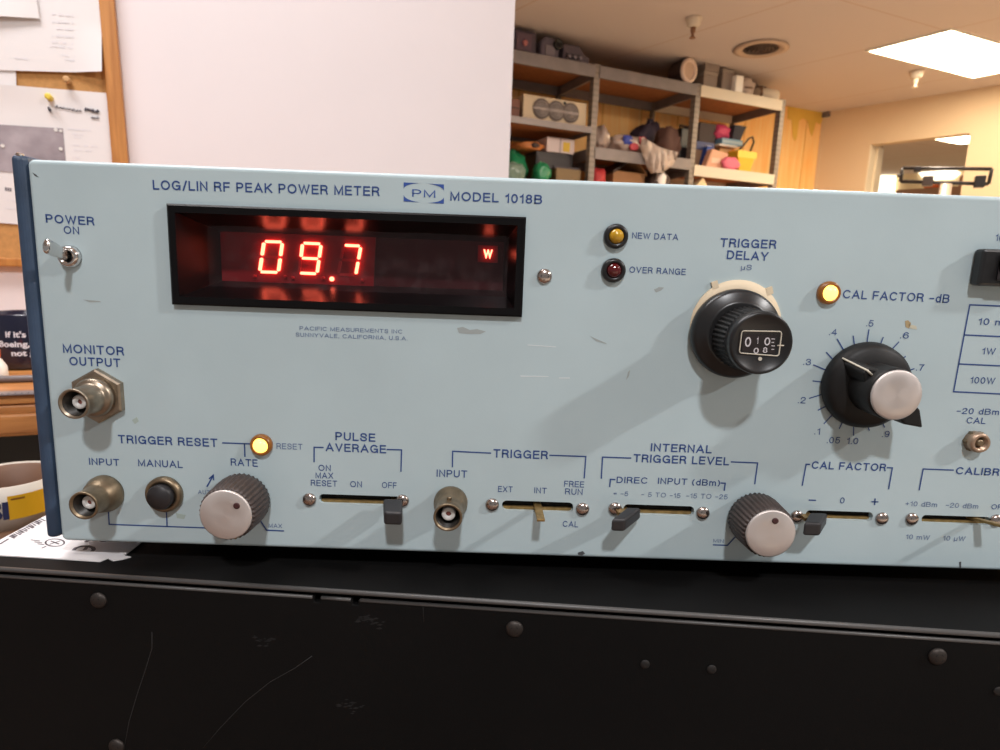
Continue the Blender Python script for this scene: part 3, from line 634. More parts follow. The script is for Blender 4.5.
m = MB(); m.prism([(-.528, zbi_-.002), ext(i1, i2, zbi_-.002), ext(i1, i2, zt-.02), (-.528, zt-.02)], lambda a, b, t: (a, t, b), -.009, -.001); m.build('cork_sheet', M['cork'], cb)
def sheet(label, pts, y, curl=None, group='papers pinned to the cork board'):
    pl = [W(px, py, PW+y) for px, py in pts]; cx = sum(p[0] for p in pl)/len(pl); cz = min(p[1] for p in pl)
    loc = Vector(sn(cx, PW+y, cz)); t = thing('paper_sheet', label, 'paper', loc, ROT, group)
    # a grid so that the sheet can curl away from the board
    a, b, c_, d_ = [(p[0]-cx, p[1]-cz) for p in (pl[0], pl[1], pl[2], pl[3])]
    G = 14; vs = []
    for i in range(G+1):
        for j in range(G+1):
            u_, v_ = j/G, i/G
            x = (a[0]*(1-u_)+b[0]*u_)*(1-v_)+(d_[0]*(1-u_)+c_[0]*u_)*v_; z = (a[1]*(1-u_)+b[1]*u_)*(1-v_)+(d_[1]*(1-u_)+c_[1]*u_)*v_
            yy = curl(u_, v_) if curl else 0
            vs.append((x, yy, z))
    nn = len(vs); fs = [(i*(G+1)+j, i*(G+1)+j+1, (i+1)*(G+1)+j+1, (i+1)*(G+1)+j) for i in range(G) for j in range(G)]
    m = MB(); m.add(vs+[(p[0], p[1]+.0006, p[2]) for p in vs], fs+[tuple(nn+k for k in reversed(f)) for f in fs], 0, True)
    m.build('sheet', M['paper'], t)
    def pm(px, py, off=-.0004):
        s_, z_ = W(px, py, PW+y); return (s_-cx, off, z_-cz)
    return t, pm
def lines(t, pm, rows, name, m_, th=.0016, cr=None):
    m = MB()
    for (x0, y0, x1, y1) in rows:
        n = max(2, int((x1-x0)/2.2))
        for k in range(n):
            if random.random() < .2: continue
            a = k/n; b = (k+random.uniform(.5, .95))/n
            p, q = Vector(pm(x0+(x1-x0)*a, y0+(y1-y0)*a)), Vector(pm(x0+(x1-x0)*b, y0+(y1-y0)*b))
            if cr: p.y += cr; q.y += cr
            m.add([(p.x, p.y, p.z-th), (q.x, q.y, q.z-th), (q.x, q.y, q.z+th), (p.x, p.y, p.z+th)], [(0, 1, 2, 3)])
    m.build(name, m_, t, fix=False)
t, pm = sheet('large white printed sheet at the top of cork board', [(-45, -30), (100, -25), (103, 73), (-45, 69)], -.016, lambda u_, v_: -.012*max(0, u_-.8)*5*max(0, v_-.5)*2)
lines(t, pm, [(52, 8+7*k-(k % 2), 74, 9+7*k) for k in range(1, 6)]+[(62, 55, 77, 57), (62, 59, 77, 61), (50, 46, 73, 48), (15, 58, 28, 59)], 'print', M['print_faint'], cr=-.0002)
t, pm = sheet('white sheet with handwriting and grey photograph, lower on cork board', [(-24, 83), (106, 93), (123, 232), (-14, 222)], -.012, lambda u_, v_: -.006*max(0, .15-v_)*6*(1-u_) + .0)
pts = [(0, 125), (63, 128.5), (66, 170), (66.5, 176), (3, 171)]
m = MB(); q_ = [pm(x, y, -.001) for x, y in ((-12, 124), (63, 128.5), (67, 176), (-8, 171))]; m.add(q_+[(p[0], p[1]+.0006, p[2]) for p in q_], [(0, 1, 2, 3), (7, 6, 5, 4)]); m.build('photograph', M['photo'], t, fix=False)
m = MB()
for (x, y, r) in ((3, 146, .003), (61, 149, .003), (56, 130, .003), (61, 131, .0025)):
    p = pm(x, y, -.0018); m.lathe([(r, 0), (r, .0004)], c=p, n=12)
m.build('print_highlight', M['white_plastic'], t)
lines(t, pm, [(68, 129, 96, 131), (72, 134, 84, 135), (74, 137, 82, 138), (73, 145, 100, 147), (74, 150, 92, 151), (70, 157, 80, 158), (5, 200, 16, 201), (5, 208, 16, 209)], 'print', M['print_faint'])
lines(t, pm, [(5, 189, 12, 190)], 'print', M['print_grey'], .003)
# handwriting, an unreadable scrawl
m = MB()
def scrawl(x0, y0, x1, y1, n, amp, seed, r=.0009):
    random.seed(seed); pts = []
    for k in range(n*3+1):
        f_ = k/(n*3); pts.append(pm(x0+(x1-x0)*f_+random.uniform(-.5, .5), y0+(y1-y0)*f_+amp*math.sin(k*2.1)*random.uniform(.3, 1), -.0018))
    m.tube(pts, r, 5)
scrawl(49, 107, 51, 112, 1, 3.2, 3, .0016); scrawl(55, 106.5, 82, 111.5, 8, 2.0, 5, .0007); scrawl(85, 109, 99, 112, 6, 2.4, 9, .0013); scrawl(91, 117.5, 99, 118.5, 3, 1.0, 11)
m.build('handwriting', M['pen'], t)
t, pm = sheet('blank white sheet at the left edge behind the others', [(-40, 30), (14, 33), (16.5, 88), (-40, 86)], -.0135)
lines(t, pm, [(2, 60, 10, 61)], 'print', M['print_faint'])
t, pm = sheet('folded white sheet sticking out at the top left corner', [(-40, -25), (33, -25), (39.5, 18.5), (-40, 15.5)], -.022, lambda u_, v_: -.010*v_*(1-u_))
lines(t, pm, [(36, -5, 38.5, 6)], 'print', M['print_grey'], cr=-.001)
def pin(px, label, col):
    s_, z_ = W(*px, PW-.016); t = thing('push_pin', label, 'push pin', sn(s_, PW-.0125, z_), ROT, 'push pins in the cork board')
    MB().lathe([(.005, .0), (.005, .003), (.0032, .004), (.0032, .012), (.0055, .014), (.0055, .017), (.003, .018)], n=16).build('head', col, t)
    MB().tube([(0, .004, 0), (0, 0, 0)], .0006, 6).build('needle', M['chrome'], t)
pin((50, 98), 'yellow push pin above the handwriting', flat('pin_yellow', (232, 206, 80), .3))
pin((68, 81), 'clear push pin in the bare cork strip', flat('pin_clear', (204, 160, 110), .3))

# ------------------------------------------------------------ bench, desk and what stands on them
ZBENCH = -.205
bt = thing('workbench', 'brown workbench under the black rack box', 'bench', sn(-.1, .28, -CZ), ROT)
MB().box(-1.2, 1.2, -.36, .34, CZ+ZBENCH-.035, CZ+ZBENCH).build('worktop', M['bench'], bt, bevel=.003)
for sx in (-1.12, 1.12):
    for sy in (-.30, .28): MB().box(sx-.03, sx+.03, sy-.03, sy+.03, 0, CZ+ZBENCH-.035).build('leg', M['desk_dark'], bt)
ZD = -.16
dk = thing('desk', 'brown wooden desk with moulded front edge under the cork board', 'desk', sn(-.35, 1.1, -CZ), ROT)
m = MB(); m.box(-.75, .35, -.266, .27, CZ+ZD-.012, CZ+ZD); m.build('desk_top', M['desk_wood'], dk, bevel=.003)
m = MB(); m.box(-.75, .35, -.262, -.24, CZ+ZD-.05, CZ+ZD-.013); m.box(-.75, .35, -.27, -.24, CZ+ZD-.046, CZ+ZD-.022); m.build('apron', M['desk_wood'], dk, bevel=.003)
MB().box(-.74, .34, -.15, -.13, .1, CZ+ZD-.013).build('under_desk_shade', M['desk_dark'], dk)  # added dark panel: the shade under the desk put into its colour
for sx in (-.72, .32):
    for sy in (-.2, .24): MB().box(sx-.025, sx+.025, sy-.025, sy+.025, 0, CZ+ZD-.013).build('leg', M['desk_dark'], dk)
def onz(x, y, z): r = ray(x, y); k = z/r[2]; return r*k
# mug
rM = .041; bm_ = ray(28, 372); kk = ZD/bm_[2]; mc = bm_*kk; mc = mc*(1+rM/np.hypot(mc[0], mc[1]))
# centre so that the left silhouette falls near x = 2
def proj(p):
    q = RM @ np.array([p[0], p[1], p[2]-CZ if p[2] > .3 else p[2]]); return 500+F*q[0]/q[2], 375+F*q[1]/q[2]
mc = onz(31.5, 366, ZD)
topz = None
d_ = np.hypot(mc[0], mc[1]); hM = (math.tan(math.atan2(ray(20, 312)[2], np.hypot(*ray(20, 312)[:2])))*d_-ZD)
mg = thing('mug', 'dark navy mug with white lettering on the desk', 'mug', (mc[0], mc[1], CZ+ZD))
MB().lathe([(rM*.86, 0), (rM*.97, .004), (rM, .012), (rM, hM-.002), (rM-.001, hM), (rM-.004, hM-.001), (rM-.004, .01), (0.0001, .009)], a=(0, 0, 1), n=56).build('cup', M['mug'], mg)
m = MB(); m.tube([(rM*.95+.0*k+.028*math.sin(k*PI/10), 0, hM*.5+hM*.3*math.cos(k*PI/10)) for k in range(11)], .0055, 10); o = m.build('handle', M['mug'], mg)
o.rotation_euler.z = math.radians(15)
# text helper: mesh coordinates of a string, x from 0 to 1 over its width, y in units of the cap height
_tc = {}
def text_mesh(s, bold=.0, spacing=1.0):
    key = (s, bold, spacing)
    if key in _tc: return _tc[key]
    c = bpy.data.curves.new('txt', 'FONT'); c.body = s; c.size = 1; c.offset = bold; c.space_character = spacing; c.resolution_u = 3
    o = bpy.data.objects.new('txt', c); COL.objects.link(o); dg = bpy.context.evaluated_depsgraph_get(); dg.update()
    me = bpy.data.meshes.new_from_object(o.evaluated_get(dg))
    vs = [v.co.copy() for v in me.vertices]; fs = [tuple(p.vertices) for p in me.polygons]
    bpy.data.objects.remove(o); bpy.data.curves.remove(c); bpy.data.meshes.remove(me)
    x0 = min(v.x for v in vs); x1 = max(v.x for v in vs); cap = .729
    _tc[key] = ([((v.x-x0)/(x1-x0), v.y/cap) for v in vs], fs, (x1-x0)/cap)
    return _tc[key]
# mug lettering wraps round the cup
ang_cam = math.atan2(-mc[1], -mc[0])
m = MB()
capm = .0078
for s, zc, a0_ in (("If it's not", .60, -.62), ("Boeing, I'm", .43, -.86), ("not going", .27, -.50)):
    vs, fs, wd = text_mesh(s, .03); L = wd*capm*1.15
    out = []
    for u_, v_ in vs:
        th = ang_cam+a0_+u_*L/rM; out.append(((rM+.0004)*math.cos(th), (rM+.0004)*math.sin(th), hM*zc+v_*capm))
    m.add(out, fs)
m.build('lettering', M['white_print'], mg, fix=False)
# white and orange dispenser at the frame's edge, pens and steel rule
p = onz(-17, 383, ZD)
t = thing('glue_bottle', 'white bottle with orange cap at the desk edge beside the mug', 'bottle', (p[0], p[1]+.012, CZ+ZD))
MB().lathe([(.015, 0), (.018, .003), (.017, .018), (.012, .027), (.010, .029)], a=(0, 0, 1), n=32).build('body', M['white_plastic'], t)
MB().lathe([(.0115, .029), (.0115, .038), (.008, .043), (.003, .045)], a=(0, 0, 1), n=24).build('cap', flat('cap_orange', (232, 104, 44)), t)
a = onz(-40, 398, ZD); b = onz(60, 391, ZD); dv = (b-a)[:2]; L = float(np.hypot(*dv))
c = (a+b)/2
t = thing('steel_rule', 'grey steel rule along the front edge of the desk', 'ruler', (c[0], c[1]+.004, CZ+ZD), ROT)
MB().box(-.09, .09, -.009, .009, 0, .0015).build('blade', flat('steel_grey', (150, 142, 144), .35, metal=.5), t)
m = MB()
for k in range(30): m.box(-.088+k*.006, -.0872+k*.006, -.009, -.004, .0015, .0017)
m.build('graduation', M['chip'], t)
p = onz(27, 382, ZD)
t = thing('pen', 'small grey pen lying on the desk in front of mug', 'pen', (p[0], p[1], CZ+ZD+.0045), ROT)
MB().lathe([(.001, -.05), (.0042, -.04), (.0042, .04), (.003, .045)], a=(1, 0, 0), n=14).build('barrel', flat('pen_grey', (110, 100, 100), .4), t)
MB().obox((.03, 0, .005), (.016, 0, 0), (0, .001, 0), (0, 0, .0008)).build('clip', M['chrome'], t)

# roll of tape / round tin on the bench, printed label
tc_ = onz(18, 505, ZBENCH); rT = .034
p = onz(14, 530, ZBENCH); dd = np.hypot(p[0], p[1]); p = p*(1+rT/dd); tp = p
hT = .033
tt_ = thing('tape_roll', 'wide roll with brown core and white and yellow printed wrapper', 'tape roll', (tp[0], tp[1], CZ+ZBENCH))
MB().lathe([(rT-.0015, 0), (rT, 0), (rT, hT), (rT-.0015, hT), (rT-.0015, 0)], a=(0, 0, 1), n=64).build('wrapper', flat('wrapper_white', (206, 198, 186)), tt_)
MB().lathe([(rT-.005, .001), (rT-.0016, .001), (rT-.0016, hT-.001), (rT-.005, hT-.001), (rT-.005, .001)], a=(0, 0, 1), n=64).build('core', flat('core_brown', (112, 80, 60)), tt_)
angT = math.atan2(-tp[1], -tp[0])
def wrap(z0, z1, a0, a1, off=.0003, n=20):
    m = MB(); vs = []
    for k in range(n+1):
        th = angT+a0+(a1-a0)*k/n
        vs += [((rT+off)*math.cos(th), (rT+off)*math.sin(th), z0), ((rT+off)*math.cos(th), (rT+off)*math.sin(th), z1)]
    return m.add(vs, [(2*k, 2*k+2, 2*k+3, 2*k+1) for k in range(n)], 0, True)
wrap(hT*.25, hT*.80, -.06, 1.5).build('yellow_label', flat('label_yel', (240, 186, 30)), tt_, fix=False)
m = MB(); vs, fs, wd = text_mesh("SI", .05); out = []
for u_, v_ in vs:
    th = angT-.42+u_*.0125/rT; out.append(((rT+.0005)*math.cos(th), (rT+.0005)*math.sin(th), hT*.30+v_*.0125))
m.add(out, fs); m.build('lettering', flat('letter_navy', (38, 48, 92)), tt_, fix=False)
m = wrap(hT*.70, hT*.74, .0, .24, .0005); m.build('small_print', flat('dark_ochre', (150, 100, 30)), tt_, fix=False)

# ------------------------------------------------------------ black rack box
BROT = -math.atan2(.0664, .9978)
BA = np.array([.9978, -.0664, 0]); BB = np.array([.0664, .9978, 0])
BF0 = np.array([-.1924, .2082, 0]); ZBT = -.1124; ZBB = -.2010
bx = thing('rack_box', 'black steel rack box carrying the pale blue meter', 'rack box', (BF0[0], BF0[1], CZ+ZBB), BROT)
BH = ZBT-ZBB; BWd, BDp = .43, .36
def bf(x, y):               # pixel onto the box's front face -> local x, z
    r = ray(x, y); k = float(BF0@BB)/float(r@BB); p = r*k
    return float((p-BF0)@BA), float(p[2]-ZBB)
xa, za = bf(315, 594.5); xb, zb_ = bf(353.5, 597)
# cover: thin folded sheet with rounded front edge
MB().box(0, BWd, .0, BDp, BH-.0016, BH).build('top_cover', [M['black_box']], bx, bevel=.0007)
m = MB(); m.tube([(0, .0004, BH-.0008), (BWd, .0004, BH-.0008)], .0009, 8); m.build('cover_edge', M['box_edge'], bx)
MB().box(.001, BWd-.001, .0025, BDp-.001, BH-.0034, BH-.0015).build('groove', M['hollow'], bx)
zf = BH-.0032
prof = [(0, 0.0), (BWd, 0.0), (BWd, zf), (xb+.0016, zf), (xb+.0016, zf-.002), (xb-.0004, zf-.002), (xb-.0004, zf), (xa+.0016, zf), (xa+.0016, zf-.002), (xa-.0004, zf-.002), (xa-.0004, zf), (0, zf)]
m = MB(); m.prism(prof, lambda a, b, t: (a, t, b), 0, .0025); m.build('front_panel', M['black_box'], bx, bevel=.0004)
m = MB()
for (p, q) in ((0, xa-.001), (xa+.0022, xb-.001), (xb+.0022, BWd)): m.tube([(p, .0003, zf-.0003), (q, .0003, zf-.0003)], .00065, 8)
m.build('panel_edge', M['box_edge'], bx)
m = MB(); m.box(0, .002, .0025, BDp, 0, BH-.0016); m.box(BWd-.002, BWd, .0025, BDp, 0, BH-.0016); m.box(0, BWd, BDp-.002, BDp, 0, BH-.0016); m.box(0, BWd, .0025, BDp, 0, .002)
m.build('chassis', M['black_box'], bx)
def screw(parent, x, z, r, y=0, mtl=None, dome=.5, slot=True, rot=.4, name='screw'):
    m = MB(); n = 6
    prof = [(r, 0)]+[(r*math.cos(k*PI/2/n), r*dome*math.sin(k*PI/2/n)+.0002) for k in range(n)]+[(r*.05, r*dome+.0002)]
    m.lathe(prof, c=(x, y, z), n=28)
    if slot:
        for a in (rot, rot+PI/2):
            m.obox((x, y-r*dome*.90, z), (r*.50*math.cos(a), 0, r*.50*math.sin(a)), (0, r*dome*.15, 0), (-r*.12*math.sin(a), 0, r*.12*math.cos(a)), 1)
    return m.build(name, [mtl or M['screw'], M['hollow']], parent)
for (x, y, r) in ((99, 600, .0030), (514.5, 628.5, .0030), (937, 656, .0030)):
    a, b = bf(x, y); screw(bx, a, b, r, 0, flat('dark_screw', (62, 57, 54), .5, metal=.7), .45, rot=.9)
a, b = bf(117, 746); screw(bx, a, b, .0030, 0, flat('dark_screw', (62, 57, 54), .5, metal=.7), .45)
for (x, y) in ((645, 664), (711.5, 669), (998, 691)):
    a, b = bf(x, y); screw(bx, a, b, .0016, 0, flat('darker_rivet', (44, 42, 41), .6, metal=.5), .3, slot=False, name='rivet')
for i, (sx, sy) in enumerate(((.03, .03), (BWd-.03, .03), (.03, BDp-.03), (BWd-.03, BDp-.03))):
    MB().lathe([(.009, -.0038), (.010, 0), (.008, .001)], c=(sx, sy, 0), a=(0, 0, 1), n=20).build('foot', M['black_matte'], bx)
# scratches and rubbed dust on the front and cover
m = MB()
def scr(pts, r=.00013):
    m.tube([(bf(x, y)[0], -.00003, bf(x, y)[1]) for x, y in pts], r, 4)
scr([(152, 632), (152, 648), (146, 668), (137, 695), (129, 722), (124, 749)]); scr([(312, 656), (295, 668), (270, 682), (245, 702), (220, 728), (203, 748)]); scr([(423, 605), (423.5, 622)], .00006)
m.build('scratch', M['scratch'], bx)
for (x, y, w, h_, sd) in ((372, 621, 12, 5, 1), (362, 618, 5, 3, 2), (350, 705, 14, 5, 3), (262, 640, 12, 5, 5)):
    random.seed(sd); m = MB()
    for k in range(16):
        px, py = x+random.gauss(0, w*.5), y+random.gauss(0, h_*.5); a, b = bf(px, py); q = random.uniform(.0002, .0007)
        m.add([(a-q*2, -.00004, b-q*.5), (a+q*.3, -.00004, b-q*.7), (a+q*2, -.00004, b+q*.2), (a, -.00004, b+q*.6)], [(0, 1, 2, 3)])
    tag(m.build('dust_mark', M['dust'], bx, fix=False), kind='stuff')

# paper on top of the black box
def ozl(x, y, z=ZBT): q = onz(x, y, z); return float(q[0]), float(q[1])
pl = [ozl(0, 555), ozl(105, 561), ozl(118, 559.5), ozl(130, 557.5), ozl(122, 552), ozl(148, 540)]
pts = [(-.1900, .2155)]+[ozl(40, 558.6), ozl(100, 562.4), ozl(108, 559.2), ozl(113, 561.6), ozl(122, 560.2), ozl(131, 557.8), ozl(124, 556.6), ozl(134, 549), ozl(144, 541)]+[(-.128, .262), (-.13, .29), (-.188, .29)]
pc = (-.16, .25)
t = thing('label_sheet', 'white label sheet with conformity marks sticking out under the meter', 'paper', (pc[0], pc[1], CZ+ZBT))
m = MB(); m.prism([(a-pc[0], b-pc[1]) for a, b in pts], lambda a, b, q: (a, b, q), .0001, .0005); m.build('sheet', M['paper'], t)
def zq(x, y): a, b = ozl(x, y); return a-pc[0], b-pc[1]
m = MB()
def stroke(pp, w=.0005):
    P_ = [Vector((*zq(x, y), 0)) for x, y in pp]
    for a, b in zip(P_, P_[1:]):
        d = (b-a).normalized()*w*.4; nn = Vector((-d.y, d.x, 0)).normalized()*w
        m.add([(*(a-d-nn)[:2], .0006), (*(b+d-nn)[:2], .0006), (*(b+d+nn)[:2], .0006), (*(a-d+nn)[:2], .0006)], [(0, 1, 2, 3)])
stroke([(74, 551.4), (76, 549.3), (81, 547.8), (88, 547.6), (93, 549), (94, 551), (92.5, 552.4)], .0007); stroke([(87.5, 547.8), (85, 551)], .0007)
stroke([(86, 543.2), (89.5, 541), (93, 540.4)], .0007); stroke([(99, 541), (103, 542.6), (106, 542.2), (107, 540.8)], .0007)
cir = [(55+9.4*math.cos(a*PI/12), 544+3.7*math.sin(a*PI/12)) for a in range(25)]; stroke(cir, .0003)
stroke([(50, 545.6), (60, 542.4)], .0003); stroke([(51, 542.4), (59, 545.4)], .0003); stroke([(42, 549.5), (46, 547.8)], .0003)
for k in range(3): stroke([(31+k*3.5, 541.2+k*2.0), (40+k*2, 542.4+k*1.8)], .00025)
for k in range(16):
    f_ = k/15; x, y = 9+f_*31, 536.8-f_*17.4; stroke([(x+.4, y+.6), (x+4.2+1.5*(k % 3 == 0), y+2.9)], .00026+.0002*(k % 4 == 1))
for k in range(8): stroke([(0+k*1.1, 545.5-k*.68), (.7+k*1.1, 545.1-k*.68)], .0004)
m.build('print', flat('label_ink', (96, 90, 96)), t, fix=False)

# ------------------------------------------------------------ the power meter
XL, XR = -.1552, .2700        # panel's left and right edge
ZPT, ZPB = .0290, -.1044      # panel's top and bottom edge relative to the eye
MX = (XL+XR)/2
mt = thing('power_meter', 'pale blue rack mounted power meter with knobs and red digital display', 'measuring instrument', (MX, PD, CZ+ZPB))
OX, OZ = MX, ZPB
def P(x, y, h=0.0):           # pixel -> local x, z on the plane h in front of the panel
    r = ray(x, y); k = (PD-h)/r[1]; return float(r[0]*k)-OX, float(r[2]*k)-OZ
# panel with its cut-outs
def rrect(x0, z0, x1, z1, r, n=5):
    out = []
    for cx, cz, a0 in ((x1-r, z1-r, 0), (x0+r, z1-r, 90), (x0+r, z0+r, 180), (x1-r, z0+r, 270)):
        for k in range(n+1):
            a = math.radians(a0+90*k/n); out.append((cx+r*math.cos(a), cz+r*math.sin(a)))
    return out
holes = []
dx0 = (P(169.9, 203.7)[0]+P(173.8, 303.5)[0])/2; dx1 = (P(526.1, 217.7)[0]+P(521.7, 317.3)[0])/2
dz1 = (P(169.9, 203.7)[1]+P(526.1, 217.7)[1])/2; dz0 = (P(173.8, 303.5)[1]+P(521.7, 317.3)[1])/2
holes.append(rrect(dx0+.002, dz0+.002, dx1-.002, dz1-.002, .0005))
slots = []
for (xa_, xb_, ya, yb) in ((319, 402.5, 495.3, 504.6), (502, 573.3, 501.5, 511.3), (623.4, 694.2, 505.3, 515), (805.5, 873, 511.2, 520), (921.5, 990.5, 516, 524)):
    pA, pB = P(xa_, (ya+yb)/2-.0), P(xb_, (ya+yb)/2); zc = P((xa_+xb_)/2, (ya+yb)/2)[1]; zh = abs(P((xa_+xb_)/2, ya)[1]-P((xa_+xb_)/2, yb)[1])/2
    slots.append((pA[0], pB[0], zc, zh)); holes.append(rrect(pA[0], zc-zh, pB[0], zc+zh, zh*.9))
cu = bpy.data.curves.new('panel', 'CURVE'); cu.dimensions = '2D'; cu.fill_mode = 'BOTH'; cu.extrude = .0015
def spl(pts):
    s = cu.splines.new('POLY'); s.points.add(len(pts)-1); s.use_cyclic_u = True
    for q, (a, b) in zip(s.points, pts): q.co = (a, b, 0, 1)
spl(rrect(XL-OX, 0, XR-OX, ZPT-ZPB, .0022, 6))
for h_ in holes: spl(h_)
o = bpy.data.objects.new('tmp', cu); COL.objects.link(o); dg = bpy.context.evaluated_depsgraph_get(); dg.update()
me = bpy.data.meshes.new_from_object(o.evaluated_get(dg)); bpy.data.objects.remove(o)
for v in me.vertices: v.co = Vector((v.co.x, .0015-v.co.z*1.0, v.co.y))
bm = bmesh.new(); bm.from_mesh(me); bmesh.ops.remove_doubles(bm, verts=bm.verts, dist=1e-6); bmesh.ops.recalc_face_normals(bm, faces=bm.faces)
edg = [e_ for e_ in bm.edges if all(abs(v.co.y) < 1e-6 and (v.co.x < XL-OX+.0024 or v.co.x > XR-OX-.0024 or v.co.z < .0024 or v.co.z > ZPT-ZPB-.0024) for v in e_.verts) and any(abs(f_.normal.y) < .1 for f_ in e_.link_faces)]
bmesh.ops.bevel(bm, geom=edg, offset=.0015, segments=5, profile=.5, affect='EDGES')
for f_ in bm.faces: f_.smooth = .05 < abs(f_.normal.y) < .98
bm.to_mesh(me); bm.free()
me.materials.clear(); me.materials.append(M['panel'])
po = bpy.data.objects.new('front_panel', me); COL.objects.link(po); po.parent = mt
b = po.modifiers.new('bevel', 'BEVEL'); b.width = .0005; b.segments = 3; b.limit_method = 'ANGLE'; b.angle_limit = math.radians(50)
# folded lip behind the top edge, case and side trims
HH = ZPT-ZPB; DEP = .32
m = MB(); cx0, cx1 = XL-OX+.001, XR-OX-.001
m.box(cx0, cx1, .0031, DEP, .0010, .0022).box(cx0, cx1, .0031, DEP, HH-.0022, HH-.0008).box(cx0, cx0+.0012, .0031, DEP, .0022, HH-.0022).box(cx1-.0012, cx1, .0031, DEP, .0022, HH-.0022).box(cx0, cx1, DEP-.0012, DEP, .0022, HH-.0022)
m.build('case', M['case'], mt)
for s_, x0, x1 in ((-1, XL-OX-.0050, XL-OX-.0004), (1, XR-OX+.0004, XR-OX+.005)):
    m = MB(); m.prism([(x0, -.0006), (x1-(.0012 if s_ < 0 else 0), -.0006), (x1, .0015), (x1, DEP), (x0, DEP)], lambda a, b, t: (a, b, t), .0012, HH+.0012); m.build('side_trim', M['trim'], mt, bevel=.0016, seg=4)
    a = x0 if s_ < 0 else x1; MB().box(x0+.0014, x1-.0012, .0, .0022, HH+.0006, HH+.0019).build('trim_glint', M['chrome'], mt, bevel=.0006)  # small chrome piece added for the glint on the trim's top
for sx in (XL-OX+.05, XR-OX-.03):
    for sy in (.03, DEP-.03): MB().lathe([(.010, -.0078), (.0115, -.001), (.0115, .0025)], c=(sx, sy, 0), a=(0, 0, 1), n=24).build('foot', M['black_matte'], mt)
# behind the slots
for i, (a, b, zc, zh) in enumerate(slots):
    m = MB().box(a-.001, b+.001, .0026, .0032, zc-zh-.001, zc+zh+.001); m.build('slot_shadow', M['hollow'], mt)
    MB().box(a+.0005, b-.0005, .0014, .0026, zc-zh-.0004, zc-zh*.42).build('slide_rail', M['brass'], mt)
# display
t = MB()
Dp = .016; lip = .0028
def frame(mb, o, i, yo, yi):  # ring of quads between rectangle o at y=yo and rectangle i at y=yi
    vs = [(o[0], yo, o[1]), (o[2], yo, o[1]), (o[2], yo, o[3]), (o[0], yo, o[3]), (i[0], yi, i[1]), (i[2], yi, i[1]), (i[2], yi, i[3]), (i[0], yi, i[3])]
    mb.add(vs, [(0, 1, 5, 4), (1, 2, 6, 5), (2, 3, 7, 6), (3, 0, 4, 7)])
R0 = (dx0, dz0, dx1, dz1); yf = -.0022
R1 = (dx0+lip, dz0+lip, dx1-lip, dz1-lip); R2 = (dx0+lip+.007, dz0+lip+.0052, dx1-lip-.004, dz1-lip-.0050)
m = MB(); frame(m, R0, R0, .0, yf+.0005); e = .0006
frame(m, R0, (R0[0]+e, R0[1]+e, R0[2]-e, R0[3]-e), yf+.0005, yf); frame(m, (R0[0]+e, R0[1]+e, R0[2]-e, R0[3]-e), R1, yf, yf); frame(m, R1, R2, yf, Dp)
bz = m.build('display_bezel', M['bezel'], mt)
m = MB().box(R2[0], R2[2], Dp, Dp+.001, R2[1], R2[3]); m.build('display_board', M['redboard'], bz)
def Q(x, y, h=-Dp+.001):
    return P(x, y, h)
def segm(poly_px, name, mtl, h0=-Dp, h1=-Dp+.0012):
    pts_ = [P(x, y, h1) for x, y in poly_px]
    m = MB(); m.prism(pts_, lambda a, b, t: (a, t, b), -h0, -h1); return m.build(name, mtl, bz)
# red block behind the digits, their glow put into its colour
segm([(214, 225), (376, 231), (373, 297.5), (213, 291.5)], 'digit_glow_block', M['redglow'], -Dp, -Dp+.0004)
def digit(tl, tr, br, bl, on, wdt=2.8):
    tl, tr, br, bl = map(np.array, (tl, tr, br, bl)); ml, mr = (tl+bl)/2, (tr+br)/2
    e = {'a': (tl, tr), 'b': (tr, mr), 'c': (mr, br), 'd': (bl, br), 'e': (ml, bl), 'f': (tl, ml), 'g': (ml, mr)}
    for k, (p, q) in e.items():
        d = (q-p)/np.hypot(*(q-p)); n = np.array([-d[1], d[0]])*wdt/2; p2, q2 = p+d*2.0, q-d*2.0
        poly = [p2-d*.9, p2+n, q2+n, q2+d*.9, q2-n, p2-n]
        segm([tuple(v) for v in poly], 'lit_segment' if k in on else 'unlit_segment', M['seg_on'] if k in on else M['seg_off'], -Dp, -Dp+(.0014 if k in on else .0008))
digit((263.6, 241.4), (282.0, 242.0), (277.8, 272.4), (259.2, 271.8), 'abcdef')
digit((302.2, 243.0), (320.8, 243.9), (316.6, 273.8), (298.8, 273.0), 'abcdfg')
digit((343.4, 245.2), (360.6, 246.0), (355.4, 275.2), (338.0, 274.3), 'abc')
def dot(px, r, mtl, name, h=-Dp+.001, par=None, hh=.0006):
    a, b = P(*px, h); m = MB().lathe([(r, 0), (r, hh), (r*.6, hh+.0003)], c=(a, -h+0.0004, b), n=20); return m.build(name, mtl, par or bz)
dot((331.8, 279.0), .00085, M['seg_on'], 'lit_point')
for px in ((254.7, 276.4), (285.3, 276.7), (293, 277.8), (323.2, 278), (362.4, 280.2)): dot(px, .0006, M['seg_off'], 'unlit_point')
# unit mark: a small lit w
vs, fs, wd = text_mesh('W', .05); h1 = -Dp+.0014
A_, B_ = P(483.2, 257.8, h1), P(492.6, 258.2, h1); cw = P(487, 249.5, h1)[1]-A_[1]
m = MB(); m.add([(A_[0]+(B_[0]-A_[0])*u_, -h1, A_[1]+cw*v_) for u_, v_ in vs], fs); m.build('unit_letter', M['seg_on'], bz, fix=False)
segm([(478, 245), (498, 246), (497.5, 263), (477.5, 262)], 'unit_glow_block', M['redglow'], -Dp, -Dp+.0004)
